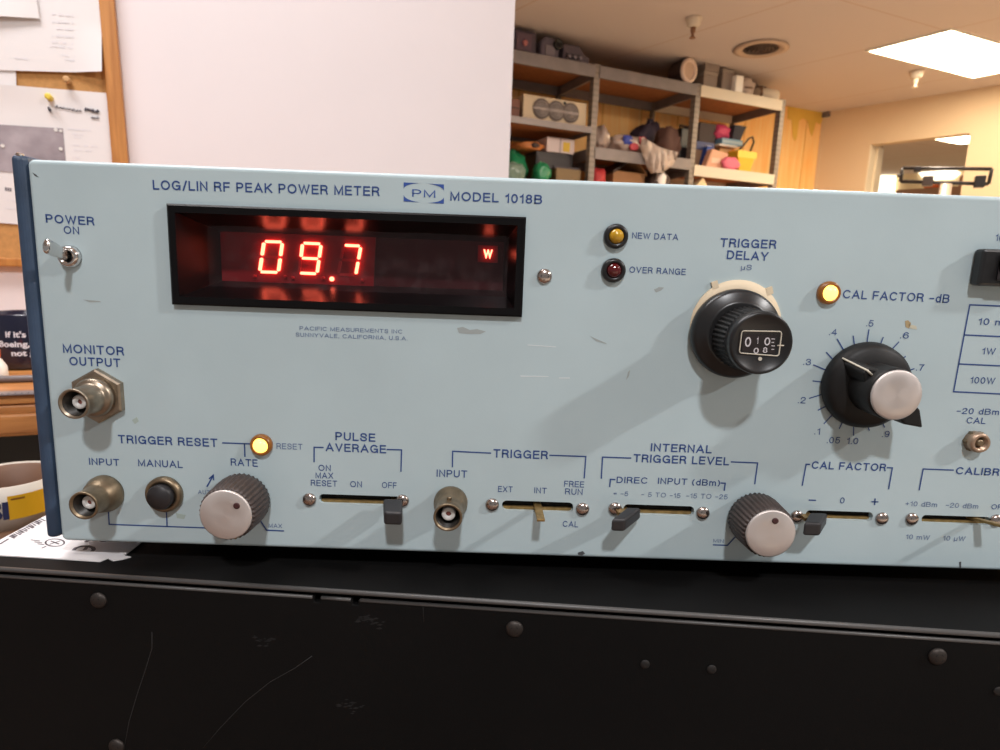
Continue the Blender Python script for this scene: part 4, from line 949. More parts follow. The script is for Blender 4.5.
# smoked filter pane
m_ = bpy.data.materials.new('smoked_filter'); m_.use_nodes = True; nt = m_.node_tree; nt.nodes.clear()
ou = nt.nodes.new('ShaderNodeOutputMaterial'); tr_ = nt.nodes.new('ShaderNodeBsdfTransparent'); gl = nt.nodes.new('ShaderNodeBsdfGlossy'); mx = nt.nodes.new('ShaderNodeMixShader'); df = nt.nodes.new('ShaderNodeBsdfDiffuse'); mx2 = nt.nodes.new('ShaderNodeMixShader')
tr_.inputs[0].default_value = (.96, .78, .80, 1); gl.inputs['Roughness'].default_value = .12; mx.inputs[0].default_value = .018; df.inputs[0].default_value = (.5, .45, .45, 1)
tcn = nt.nodes.new('ShaderNodeTexCoord'); nz = nt.nodes.new('ShaderNodeTexNoise'); nz.inputs['Scale'].default_value = 260; rp = nt.nodes.new('ShaderNodeValToRGB'); rp.color_ramp.elements[0].position = .45; rp.color_ramp.elements[1].position = .85; rp.color_ramp.elements[0].color = (.003, .003, .003, 1); rp.color_ramp.elements[1].color = (.04, .04, .04, 1)
nt.links.new(tcn.outputs['Object'], nz.inputs['Vector']); nt.links.new(nz.outputs['Fac'], rp.inputs[0]); nt.links.new(rp.outputs[0], mx2.inputs[0])
nt.links.new(tr_.outputs[0], mx.inputs[1]); nt.links.new(gl.outputs[0], mx.inputs[2]); nt.links.new(mx.outputs[0], mx2.inputs[1]); nt.links.new(df.outputs[0], mx2.inputs[2]); nt.links.new(mx2.outputs[0], ou.inputs[0])
k_ = .62; RI = tuple(R1[i]*(1-k_)+R2[i]*k_ for i in range(4)); yk = yf*(1-k_)+Dp*k_
MB().box(RI[0], RI[2], yk, yk+.0008, RI[1], RI[3]).build('display_window', m_, bz)

# lettering and lines printed on the panel: a plain single-weight sans drawn with strokes
def arc(cx, cy, rx, ry, a0, a1, n=12):
    return [(cx+rx*math.cos(math.radians(a0+(a1-a0)*k/n)), cy+ry*math.sin(math.radians(a0+(a1-a0)*k/n))) for k in range(n+1)]
def spline(p, n=4):
    out = []; q = [p[0]]+list(p)+[p[-1]]
    for i in range(1, len(q)-2):
        for k in range(n):
            t = k/n; out.append(tuple(.5*(2*q[i][c]+(q[i+1][c]-q[i-1][c])*t+(2*q[i-1][c]-5*q[i][c]+4*q[i+1][c]-q[i+2][c])*t*t+(3*q[i][c]-q[i-1][c]-3*q[i+1][c]+q[i+2][c])*t**3) for c in (0, 1)))
    return out+[p[-1]]
def bowl(x, y0, y1, rx): return arc(x, (y0+y1)/2, rx, (y1-y0)/2, 90, -90)
GL = {
 'A': (.78, [[(0, 0), (.39, 1), (.78, 0)], [(.13, .32), (.65, .32)]]),
 'B': (.66, [[(0, 0), (0, 1), (.38, 1)]+bowl(.38, .53, 1, .23)+[(0, .53)], [(.38, .53)]+bowl(.40, 0, .53, .26)+[(0, 0)]]),
 'C': (.74, [arc(.4, .5, .4, .5, 42, 318, 20)]), 'D': (.70, [[(0, 0), (0, 1)]+arc(.3, .5, .4, .5, 90, -90, 14)+[(0, 0)]]),
 'E': (.58, [[(.58, 1), (0, 1), (0, 0), (.6, 0)], [(0, .52), (.54, .52)]]), 'F': (.54, [[(.56, 1), (0, 1), (0, 0)], [(0, .50), (.5, .50)]]),
 'G': (.78, [arc(.4, .5, .4, .5, 42, 325, 20)+[(.76, .46), (.44, .46)], [(.77, .46), (.77, 0)]]), 'H': (.66, [[(0, 0), (0, 1)], [(.66, 0), (.66, 1)], [(0, .52), (.66, .52)]]),
 'I': (0, [[(0, 0), (0, 1)]]), 'K': (.64, [[(0, 0), (0, 1)], [(.62, 1), (0, .36)], [(.2, .57), (.66, 0)]]), 'L': (.50, [[(0, 1), (0, 0), (.52, 0)]]),
 'M': (.80, [[(0, 0), (0, 1), (.40, .06), (.80, 1), (.80, 0)]]), 'N': (.64, [[(0, 0), (0, 1), (.64, 0), (.64, 1)]]), 'O': (.82, [arc(.41, .5, .41, .5, 90, 450, 28)]),
 'P': (.60, [[(0, 0), (0, 1), (.34, 1)]+bowl(.34, .45, 1, .26)+[(0, .45)]]), 'R': (.64, [[(0, 0), (0, 1), (.38, 1)]+bowl(.38, .50, 1, .24)+[(0, .50)], [(.36, .50), (.58, .34), (.60, .1), (.65, 0)]]),
 'S': (.62, [spline([(.60, .72), (.55, .92), (.31, 1), (.08, .93), (.03, .74), (.12, .59), (.31, .52), (.52, .43), (.61, .26), (.54, .07), (.31, 0), (.07, .07), (0, .27)])]),
 'T': (.66, [[(0, 1), (.66, 1)], [(.33, 1), (.33, 0)]]), 'U': (.64, [[(0, 1), (0, .32)]+arc(.32, .32, .32, .32, 180, 360, 12)+[(.64, 1)]]), 'V': (.72, [[(0, 1), (.36, 0), (.72, 1)]]),
 'W': (1.06, [[(0, 1), (.27, 0), (.53, .96), (.79, 0), (1.06, 1)]]), 'X': (.7, [[(0, 0), (.7, 1)], [(0, 1), (.7, 0)]]), 'Y': (.70, [[(0, 1), (.35, .42), (.70, 1)], [(.35, .42), (.35, 0)]]),
 '0': (.54, [arc(.27, .5, .27, .5, 90, 450, 22)]), '1': (.24, [[(.0, .76), (.14, .82), (.24, 1), (.24, 0)]]), '2': (.54, [spline([(.01, .70), (.08, .93), (.28, 1), (.47, .93), (.53, .72), (.42, .5), (.16, .28), (0, .01)])+[(.55, 0)]]),
 '3': (.54, [spline([(.02, .75), (.1, .94), (.27, 1), (.45, .93), (.50, .76), (.43, .58), (.22, .53)]), spline([(.22, .53), (.46, .47), (.54, .27), (.45, .07), (.27, 0), (.08, .06), (0, .26)])]),
 '4': (.56, [[(.42, 0), (.42, 1), (0, .28), (.58, .28)]]), '5': (.54, [[(.50, 1), (.10, 1), (.04, .50)]+spline([(.04, .50), (.28, .62), (.47, .54), (.54, .32), (.46, .08), (.26, 0), (.07, .06), (0, .24)])]),
 '6': (.54, [arc(.27, .31, .27, .31, 90, 450, 18), spline([(0, .33), (.03, .72), (.16, .95), (.32, 1), (.50, .84)])]), '7': (.52, [[(0, 1), (.54, 1), (.32, .6), (.18, 0)]]),
 '8': (.54, [arc(.27, .76, .23, .24, 90, 450, 16), arc(.27, .26, .27, .26, 90, 450, 18)]), '9': (.54, [arc(.27, .69, .27, .31, 90, 450, 18), spline([(.54, .67), (.51, .28), (.38, .05), (.22, 0), (.04, .16)])]),
 'd': (.48, [arc(.24, .34, .24, .34, 90, 450, 18), [(.48, 0), (.48, 1)]]), 'm': (.80, [[(0, 0), (0, .68)], [(0, .40)]+arc(.2, .46, .2, .22, 180, 0, 8)+[(.40, 0)], [(.40, .40)]+arc(.6, .46, .2, .22, 180, 0, 8)+[(.80, 0)]]),
 'µ': (.44, [[(0, -.28), (0, .68)], [(0, .28)]+arc(.22, .22, .22, .22, 180, 360, 8)+[(.44, .68), (.44, 0)]]),
 '-': (.42, [[(0, .42), (.42, .42)]]), '+': (.5, [[(0, .45), (.5, .45)], [(.25, .2), (.25, .7)]]), '=': (.44, [[(0, .34), (.44, .34)], [(0, .56), (.44, .56)]]), '/': (.30, [[(0, -.05), (.34, 1.05)]]),
 '(': (.2, [arc(.42, .42, .42, .66, 130, 230, 8)]), ')': (.2, [arc(-.22, .42, .42, .66, 50, -50, 8)]), '.': (0, [[(0, 0), (0, .04)]]), ',': (0.04, [[(.04, .06), (0, -.14)]]), ' ': (.22, []),
}
def ribbon(p, h):
    """a stroke of half width h along the points p, with mitred corners"""
    q = [np.array(p[0], float)]
    for a in p[1:]:
        a = np.array(a, float)
        if np.hypot(*(a-q[-1])) > 1e-4: q.append(a)
    closed = len(q) > 3 and np.hypot(*(q[0]-q[-1])) < 1e-3
    n = len(q); vs = []
    for i in range(n):
        d1 = q[i]-q[i-1] if i > 0 else (q[-1]-q[-2] if closed else None); d2 = q[i+1]-q[i] if i < n-1 else (q[1]-q[0] if closed else None)
        if d1 is None: d1 = d2
        if d2 is None: d2 = d1
        d1 = d1/np.hypot(*d1); d2 = d2/np.hypot(*d2); n1 = np.array([-d1[1], d1[0]]); n2 = np.array([-d2[1], d2[0]]); b = n1+n2; L = np.hypot(*b)
        b = n1 if L < .3 else b/L
        k = h/max(.45, float(b@n1)); vs += [q[i]+b*k, q[i]-b*k]
    if not closed:
        e0 = (q[0]-q[1])/np.hypot(*(q[0]-q[1]))*h; e1 = (q[-1]-q[-2])/np.hypot(*(q[-1]-q[-2]))*h
        vs[0] = vs[0]+e0; vs[1] = vs[1]+e0; vs[-1] = vs[-1]+e1; vs[-2] = vs[-2]+e1
    return vs, [(2*i, 2*i+1, 2*i+3, 2*i+2) for i in range(n-1)]
def stroke_text(s, sw, gap=.20):
    x = 0; V_ = []; F_ = []
    for ch in s:
        w, st = GL[ch]
        for p in st:
            vs, fs = ribbon([(x+a, sw/2+b*(1-sw)) for a, b in p], sw/2); o_ = len(V_); V_ += vs; F_ += [tuple(o_+i for i in f) for f in fs]
        x += w+sw+gap if ch != ' ' else .50
    x0 = min(v[0] for v in V_); x1 = max(v[0] for v in V_)
    return [((v[0]-x0)/(x1-x0), v[1]) for v in V_], F_
HT = .00012
faint = 'faint'
_lz = [0]
def txt(s, L, R, cap, bold=.02, mb=None, sp=1.0):
    sw = {.035: .165, .02: .145, .015: .14, .01: .13, 0: .12, .0: .12, -.005: .12}.get(bold, .13)
    vs, fs = stroke_text(s, sw); A, B = P(*L), P(*R)
    mid = ((L[0]+R[0])/2, (L[1]+R[1])/2); ch = P(mid[0], mid[1]-cap)[1]-P(*mid)[1]
    m = MB()
    for k, f in enumerate(fs):          # hair-thin depth steps keep crossing strokes apart
        hh = HT+.000002*(k % 7); m.add([(A[0]+(B[0]-A[0])*vs[i][0], -hh, A[1]+(B[1]-A[1])*vs[i][0]+ch*vs[i][1]) for i in f], [(0, 1, 2, 3)])
    if isinstance(mb, MB): mb.add(m.v, m.f); return
    m.build('printed_legend', M['ink_faint'] if mb else M['ink'], mt, fix=False)
def ln(*pts, w=.00024, mb=None):
    PP = [np.array(P(*q)) for q in pts]; vs, fs = ribbon(PP, w)
    MB().add([(q[0], -HT, q[1]) for q in vs], fs).build('scale_tick' if w == .0002 else 'printed_line', M['ink'], mt, fix=False)
B2 = .035
txt('LOG/LIN RF PEAK POWER METER', (153.2, 189.6), (379.8, 196.2), 9.6, B2)
txt('MODEL 1018B', (450.2, 200.6), (542, 204.2), 9.2, B2)
txt('POWER', (46.3, 222.6), (95, 225.6), 8.6, B2); txt('ON', (64.2, 233.6), (79.6, 234.6), 7.8, .02)
txt('MONITOR', (63.4, 352.6), (124.7, 355.6), 8.8, B2); txt('OUTPUT', (69.9, 365.2), (120.9, 367.2), 8.6, B2)
txt('TRIGGER RESET', (118.6, 443.0), (217.7, 446.9), 8.3, B2)
txt('INPUT', (89.5, 464.6), (119.7, 465.8), 6.8); txt('MANUAL', (138.5, 466.1), (183, 467.9), 7.0); txt('RATE', (231, 465.4), (258, 466.7), 7.2)
txt('RESET', (276.7, 448.8), (302.7, 449.6), 5.8, .01, faint); txt('AUTO', (198.2, 493.9), (215, 494.5), 4.2, 0, faint); txt('MAX', (268.9, 527.4), (282.2, 528), 4.2, 0, faint)
txt('PULSE', (335.5, 440), (375.5, 441.7), 8.2, B2); txt('AVERAGE', (325.6, 451), (386.2, 453.3), 8.2, B2)
txt('ON', (318.6, 470.6), (330.8, 471), 6, .01); txt('MAX', (315.7, 478.1), (333.4, 478.6), 6, .01); txt('RESET', (311, 485.6), (337.3, 486.6), 6, .01)
txt('ON', (350.3, 486.9), (362, 487.3), 6, .01); txt('OFF', (382, 487.8), (396.8, 488.4), 6, .01)
txt('INPUT', (436.6, 476.6), (467.2, 477.6), 7.2, .02); txt('TRIGGER', (493.2, 457.3), (548, 459.2), 8.4, B2)
txt('EXT', (498, 491.7), (512.6, 492.2), 5.8, .01); txt('INT', (534.2, 493), (546.6, 493.6), 5.8, .01); txt('FREE', (564, 486.6), (584, 487.4), 6, .01); txt('RUN', (565, 494.2), (582.4, 494.9), 6, .01); txt('CAL', (562.6, 526.5), (578, 527.2), 5.8, .01)
txt('INTERNAL', (650.5, 451.1), (711.4, 453.3), 8.0, B2); txt('TRIGGER LEVEL', (633.2, 461.9), (728.7, 465.3), 8.0, B2)
txt('DIREC', (616.4, 482.8), (647.1, 483.6), 6.3, .02); txt('INPUT (dBm)', (657.7, 483.8), (719.6, 486), 6.3, .02)
txt('= -5', (613.5, 495.4), (628, 495.9), 4.4, 0, faint); txt('- 5 TO -15', (641.1, 496.5), (680.2, 497.8), 4.6, 0, faint); txt('-15 TO -25', (686, 497.9), (727.3, 499.2), 4.8, 0, faint)
txt('MIN', (712.9, 542.2), (723.4, 542.8), 3.6, 0, faint)
txt('CAL FACTOR', (811.2, 468.6), (885.6, 471.2), 7.6, B2)
ln((809.3, 500), (815.2, 500.2)); txt('0', (839.6, 503.2), (844, 503.3), 6, .01); ln((872, 501.6), (877.6, 501.8)); ln((874.9, 499), (874.5, 504.4))
txt('CALIBRATE', (955.3, 474.1), (1024, 476.6), 7.3, B2)
txt('+10 dBm', (905.1, 505.7), (936.6, 507), 4.8, 0, faint); txt('-20 dBm', (945.4, 507.2), (977.7, 508.6), 4.8, 0, faint); txt('OFF', (990.9, 509), (1006, 509.6), 5, .01)
txt('10 mW', (905.4, 538.9), (929.3, 539.9), 4.8, 0, faint); txt('10 µW', (942.5, 540.3), (964.8, 541), 4.8, 0, faint)
txt('-20 dBm', (956, 413.6), (998.5, 415), 6, .01); txt('CAL', (966, 423.2), (985, 423.9), 6.2, .015)
txt('10 mW', (977.7, 324.6), (1015, 326), 6.6, .01); txt('1W', (981.4, 354.2), (994.8, 354.7), 6.6, .01); txt('100W', (969.6, 383.2), (994.4, 384.2), 6.6, .01)
txt('10 mW', (994.8, 241), (1022, 242), 7.2, .01)
txt('CAL FACTOR -dB', (842.4, 298.2), (948.7, 303), 8.6, .02)
txt('TRIGGER', (719.9, 246.8), (776.1, 248.8), 8.8, B2); txt('DELAY', (726.5, 259.0), (767.9, 260.9), 8.8, B2); txt('µS', (740.7, 269.8), (751.3, 270.2), 5.4, 0, faint)
txt('NEW DATA', (631.9, 238.4), (678, 240.3), 6.2, .015); txt('OVER RANGE', (629.2, 272.6), (685.5, 275), 6.2, .015)
txt('PACIFIC MEASUREMENTS INC', (299.8, 330), (402.3, 333.6), 3.9, 0, faint); txt('SUNNYVALE, CALIFORNIA, U.S.A.', (295.8, 336.4), (407.5, 340.4), 3.9, 0, faint)
# brackets
ln((314.2, 461.5), (314.2, 447.2), (323, 447.4)); ln((387.4, 449.4), (401.6, 449.8), (401, 471))
ln((452.4, 466.6), (452.7, 451.2), (490.5, 453)); ln((550, 455.2), (585.8, 456.4), (584.2, 477.6))
ln((601.3, 478), (602.5, 457), (630.6, 458)); ln((731.4, 461.8), (757.5, 462.8), (754.7, 483.5))
ln((609.7, 486.4), (610.4, 479.2), (614.6, 479.4)); ln((721, 482.9), (725.1, 483.1), (724.2, 490))
ln((802.2, 485), (806, 464.2), (809.4, 464.3)); ln((887.2, 467.6), (892.2, 467.8), (888.5, 488.6))
ln((919.1, 489.6), (923, 468.9), (953, 470))
ln((222.9, 442.8), (250, 443.8)); ln((244.6, 443.6), (245, 456.2))
ln((108.4, 508), (109.4, 524.2), (206, 527.8)); ln((166.5, 511), (167.2, 525.8))
ln((258, 516.6), (266.6, 530), (283.5, 530.8)); ln((207.3, 486.2), (212.6, 476.8)); ln((209.6, 478.4), (213.4, 475.0), (213.8, 479.6))
ln((713.4, 544.7), (727.3, 545.2), (735.5, 536.4))
ln((1010, 306.4), (969.6, 304.8), (953.4, 391.6), (1010, 394.4)); ln((964.6, 334.9), (1010, 337)); ln((959, 363.9), (1010, 366.3))
# scale round the CAL FACTOR knob
def z1(x, y): return (780+x/2.886, 200+y/2.886)
for a, b in (((250, 415), (256, 375)), ((185, 436), (165, 402)), ((130, 490), (97, 476)), ((120, 561), (85, 572)), ((150, 620), (127, 645)), ((212, 640), (212, 678)), ((287, 625), (301, 655)), ((318, 436), (342, 410)), ((362, 495), (386, 487)),
             ((214, 417), (211, 393)), ((289, 417), (297, 397)), ((152, 460), (134, 440)), ((120, 525), (95, 522)), ((130, 596), (110, 606)), ((180, 640), (171, 659)), ((248, 640), (257, 664)), ((344, 462), (361, 452))):
    ln(z1(*a), z1(*b), w=.0002)
for s, c, w in (('.5', (869.4, 323.2), 7), ('.4', (832.7, 331.9), 7.6), ('.3', (806.7, 361.8), 7.6), ('.2', (801.4, 400), 7.6), ('.1', (816.8, 431.2), 5.5), ('.05', (833, 440), 13), ('1.0', (852, 440.8), 11.4), ('.9', (885.3, 433.8), 7.2), ('.6', (904, 335.2), 8.4), ('.7', (919.8, 367.4), 8)):
    txt(s, (c[0]-w/2, c[1]+3.1), (c[0]+w/2, c[1]+3.4), 6.4, .0)
# maker's badge: four curved corner wedges round two letters
m = MB()
C_ = [(403.7, 182.4), (444.0, 184.5), (443.9, 203.8), (403.7, 201.4)]; cx = (np.array(C_[0])+np.array(C_[2]))/2
def bl(u_, v_):
    c = np.array(C_, float); return tuple((c[0]*(1-u_)+c[1]*u_)*(1-v_)+(c[3]*(1-u_)+c[2]*u_)*v_)
for su in (0, 1):
    for sv in (0, 1):
        pts_ = []
        for k in range(9):
            th = PI/2*k/8; u_ = .46*(1-math.sin(th))**1.0; v_ = .36*(1-math.cos(th))
            pts_.append((u_, v_))
        poly = [(0, 0)]+[(0.46-.46*math.sin(PI/2*k/8), .36*(1-math.cos(PI/2*k/8)))for k in range(9)]
        P3 = [P(*bl(u_ if su == 0 else 1-u_, v_ if sv == 0 else 1-v_)) for u_, v_ in poly]
        for k in range(1, len(P3)-1): m.add([(P3[0][0], -HT, P3[0][1]), (P3[k][0], -HT, P3[k][1]), (P3[k+1][0], -HT, P3[k+1][1])], [(0, 1, 2)])
m.build('maker_badge', M['logo'], mt, fix=False)
m = MB(); txt('PM', (412.2, 196.6), (435.4, 197.8), 7.4, -.005, m); m.build('badge_letters', M['logo'], mt, fix=False)
# chips, scuffs and stains
def mark(pts, mtl, name):
    m = MB(); q = [P(*p) for p in pts]; m.prism(q, lambda a, b, t: (a, t, b), -.00002, -.00008); m.build(name, mtl, mt)
mark([(578, 552.5), (583, 551), (585, 553.5), (582, 555.2), (578, 554.5)], M['chip'], 'paint_chip')
mark([(959, 562), (961, 561.5), (961, 568), (959.6, 568)], M['chip'], 'paint_chip')
mark([(32.5, 172.5), (36, 174.5), (39, 177.5), (35, 176)], M['chip'], 'paint_chip')
mark([(654, 289.5), (659, 287), (664, 287.5), (661, 290.5), (656, 292.5)], M['scuff'], 'scuff')
mark([(457, 328), (463, 326.8), (470, 330), (477, 329), (486, 331.5), (480, 334), (468, 334), (459, 333)], M['scuff'], 'scuff')
mark([(905, 321), (908, 320.2), (911, 323), (909, 328.5), (905.5, 327)], M['rust'], 'stain')
mark([(909, 324), (916, 326), (917, 329.5), (910, 328.5)], flat('pale_stain', (196, 192, 172)), 'stain')
mark([(83, 299.5), (100, 301), (101, 302), (90, 302.2)], M['scuff'], 'scuff')
mark([(590, 336), (606, 343), (607, 344.2), (596, 341)], M['scuff'], 'scuff')
mark([(520, 375.5), (548, 376.2), (549, 376.9), (521, 376.7)], flat('pale_scratch', (214, 222, 224)), 'scratch')
mark([(559, 377.5), (570, 377.5), (570, 378.4), (559, 378.4)], flat('pale_scratch', (214, 222, 224)), 'scratch')
mark([(527, 344.5), (556, 346.5), (556, 347.3), (528, 345.4)], flat('pale_scratch', (214, 222, 224)), 'scratch')
mark([(628, 372), (630, 370), (629, 376), (626, 380)], M['scuff'], 'scuff')
mark([(132, 420), (137, 417), (139, 421), (135, 424)], flat('stain_pale', (168, 184, 178)), 'stain')
mark([(176, 513), (186, 515), (184, 519), (177, 518)], flat('stain_pale', (168, 184, 178)), 'stain')

# panel screws
for (x, y, r) in ((308.8, 500.4, .0025), (402.2, 501.6, .0024), (492.2, 505.6, .0025), (582.8, 510, .0025), (615.4, 509.6, .0025), (703.4, 514, .0025), (797.8, 517.4, .0024), (883, 519.4, .0024), (913, 519.8, .0024), (997.6, 521.4, .0024), (544.6, 276.4, .0026)):
    a, b = P(x, y, .0008); screw(mt, a, b, r, 0, None, .52, rot=random.uniform(0, 1.5), name='panel_screw')

# BNC sockets
def bnc(base, r0, L, rt=.0048, hexnut=0, ring=0, m_=None, lug=True):
    a, b = P(*base); m_ = m_ or M['nickel_tan']
    m = MB(); prof = []
    if hexnut:
        m.lathe([(hexnut, 0), (hexnut, .0020), (hexnut*.93, .0026)], c=(a, 0, b), n=6, smooth=False, ph=PI/6)
        prof = [(ring, .0026), (ring, .0042), (ring*.9, .0052), (rt*1.12, .0054)]
    else:
        prof = [(r0, 0), (r0, .0012), (r0*.9, .0026), (r0*.86, .0042), (rt*1.06, .0050)]
    wall = .0006
    prof += [(rt, .0060), (rt, L-.0012), (rt*1.03, L-.0010), (rt*1.03, L-.0002), (rt*1.0, L), (rt-wall, L), (rt-wall, L-.009), (.00001, L-.009)]
    m.lathe(prof, c=(a, 0, b), n=44)
    o = m.build('coaxial_socket', m_, mt)
    if lug:
        for s_ in (1, -1): MB().lathe([(.0009, 0), (.0009, .0011)], c=(a, -L+.0048, b+s_*(rt-.0001)), a=(0, 0, s_), n=12).build('bayonet_lug', m_, o)
    MB().lathe([(.0024, 0), (.0024, .0058), (.0022, .0061), (.0010, .0061), (.0009, .0045), (.00001, .0045)], c=(a, -L+.009, b), n=28).build('insulator', M['teflon'], o)
    MB().lathe([(.0009, 0), (.0009, .0052), (.0004, .0053)], c=(a, -L+.009, b), n=14).build('contact', M['red_pin'], o)
    MB().lathe([(rt-wall-.0001, 0), (rt-wall-.0001, .0079), (rt-wall-.0002, .0079), (rt-wall-.0002, .0003), (.00001, .0003)], c=(a, -L+.0089, b), n=36).build('bore_shade', M['bore'], o)  # added dark sleeve: the shade inside the socket put into its colour
bnc((100.4, 395.2), 0, .0142, rt=.0049, hexnut=.0096, ring=.0068, m_=M['nickel'], lug=False)
bnc((105.4, 493.0), .0068, .0122, lug=False)
bnc((450.8, 502.2), .0061, .0140)

# manual push button
a, b = P(165.2, 493.6)
o = MB().lathe([(.0066, 0), (.0066, .0012), (.0060, .0022), (.0049, .0024), (.0047, .001)], c=(a, 0, b)).build('push_button', M['nickel_tan'], mt)
MB().lathe([(.0045, 0), (.0045, .0040), (.0041, .0047), (.00001, .0049)], c=(a, 0, b)).build('button_cap', M['lever'], o)

# power toggle
a, b = P(71.0, 256.6)
o = MB().lathe([(.0037, 0), (.0037, .0012), (.0030, .0024), (.0022, .0026), (.0020, .0012)], c=(a, 0, b)).build('toggle_switch', M['chrome'], mt)
MB().lathe([(.0020, 0), (.0020, .0013)], c=(a, 0, b)).build('switch_well', M['hollow'], o)
tipx, tipz = P(45.6, 245.4, .0118)
b0 = Vector((a, -.001, b)); b1 = Vector((tipx, -.0118, tipz)); m = MB(); n = 14; vs = []; fs = []
dv_ = (b1-b0); e2 = Vector((0, 0, 1)).cross(dv_).normalized(); e3 = dv_.cross(e2).normalized(); ks = (0, .15, .4, .65, .85, .97, 1.0)
for k in ks:
    c = b0+dv_*k; wx = .0015+.0006*min(1, k*1.3); wz = .0012+.0009*min(1, k*1.4)
    if k == 1: wx *= .8; wz *= .7
    for i in range(n):
        th = 2*PI*i/n; vs.append(c+e2*wx*.55*math.cos(th)+e3*wz*1.15*math.sin(th))
for k in range(len(ks)-1):
    for i in range(n): j = (i+1) % n; fs.append((k*n+i, k*n+j, (k+1)*n+j, (k+1)*n+i))
fs.append(tuple(range(n))); fs.append(tuple(reversed(range((len(ks)-1)*n, len(ks)*n)))); m.add(vs, fs, 0, True); m.build('toggle_lever', M['chrome'], o)

# indicator lamps
def lamp(px, lens, rim, r=.0041, lit=False):
    a, b = P(*px)
    rl = r*.62 if not lit else r*.68
    o = MB().lathe([(r, 0), (r, .0010), (r*.9, .0019), (rl*1.05, .0022), (rl*1.0, .0012)], c=(a, 0, b)).build('indicator_lamp', rim, mt)
    n = 8; MB().lathe([(rl*math.cos(k*PI/2/n), .0012+.0022*math.sin(k*PI/2/n)) for k in range(n)]+[(.00001, .0034)], c=(a, 0, b)).build('lens', lens, o)
lamp((615.6, 236.4), M['led_yellow'], M['black_plastic']); lamp((613.2, 270.4), M['led_red'], M['black_plastic'])
lamp((262.0, 444.4), M['led_amber_on'], M['led_amber_rim'], .0039, True); lamp((827.8, 292.8), M['led_amber_on'], M['led_amber_rim'], .0039, True)

# ribbed knobs with aluminium caps
def knob(base, r, L, dotang, dotr):
    a, b = P(*base)
    o = MB().lathe([(r*1.08, .0006), (r*1.10, .003), (r*1.04, L-.0008), (r*.98, L)], c=(a, 0, b), n=216, rib=(0, 3, 36, .0005)).build('ribbed_knob', M['brown_ribbed'], mt)
    MB().lathe([(.003, 0), (.003, .0012)], c=(a, 0, b), n=20).build('shaft', M['chrome'], o)
    cp = MB().lathe([(r*.95, 0), (r*.95, .0006), (r*.90, .0009)]+[(r*q, .0009-.00004*(i % 2)) for i, q in enumerate((.8, .7, .6, .5, .4, .3, .2, .1))]+[(.00001, .0009)], c=(0, 0, 0), n=72)
    c = cp.build('knob_cap', M['alu'], o); c.location = (a, -L, b)
    MB().lathe([(.0011, 0), (.0011, .0004), (.0007, .0005)], c=(a+dotr*r*math.cos(dotang), -L-.0007, b+dotr*r*math.sin(dotang)), n=18).build('index_dot', flat('dot_dark', (66, 34, 34)), o)
def base_of(tip, L): x, z = P(*tip, L); return x, z
_P = P
def knobt(tip, r, L, ang, dr):
    x, z = P(*tip, L)
    global P_fix
    a, b = x, z
    o = MB().lathe([(r*1.08, .0006), (r*1.10, .003), (r*1.04, L-.0008), (r*.98, L)], c=(a, 0, b), n=216, rib=(0, 3, 36, .0005)).build('ribbed_knob', M['brown_ribbed'], mt)
    MB().lathe([(.003, 0), (.003, .0012)], c=(a, 0, b), n=20).build('shaft', M['chrome'], o)
    c = MB().lathe([(r*.95, 0), (r*.95, .0006), (r*.90, .0009), (r*.5, .00085), (.00001, .0009)], n=72).build('knob_cap', M['alu'], o); c.location = (a, -L, b)
    MB().lathe([(.0011, 0), (.0011, .0004), (.0007, .0005)], c=(a+dr*r*math.cos(ang), -L-.0007, b+dr*r*math.sin(ang)), n=18).build('index_dot', flat('dot_dark', (66, 34, 34)), o)
knobt((226.4, 514.4), .0092, .0142, math.radians(42), .58)
knobt((770, 533.0), .0089, .0138, math.radians(80), .55)

# slide switch levers
def lever(slot, tip, L, w, hgt, mtl, skew=0):
    a, b, zc, zh = slots[slot]; x, z = P(*tip, L)
    bx0 = min(max(x, a+.003), b-.003)
    m = MB().obox(((bx0+x)/2, -.0005, (zc-zh*.2)), (.0022, 0, 0), (0, .0035, 0), (0, 0, .0006)); o = m.build('slide_lever', M['brass'], mt)
    # cap: rounded block, slightly wider at its root
    m = MB(); y0, y1 = -.0030, -L
    r0 = [(bx0-w*.55, y0, zc-hgt*.55), (bx0+w*.55, y0, zc-hgt*.55), (bx0+w*.55, y0, zc+hgt*.45), (bx0-w*.55, y0, zc+hgt*.45)]
    r1 = [(x-w/2, y1, z-hgt/2), (x+w/2, y1, z-hgt/2), (x+w/2, y1, z+hgt/2), (x-w/2, y1, z+hgt/2)]
    m.add(r0+r1, [(3, 2, 1, 0), (4, 5, 6, 7), (0, 1, 5, 4), (1, 2, 6, 5), (2, 3, 7, 6), (3, 0, 4, 7)])
    m.build('lever_cap', mtl, o, bevel=.0009, seg=3)
lever(0, (393.0, 519.0), .0120, .0062, .0048, M['lever'])
lever(2, (617.8, 525.6), .0120, .0048, .0046, M['lever'])
lever(3, (811.8, 529.8), .0110, .0060, .0048, M['lever'])
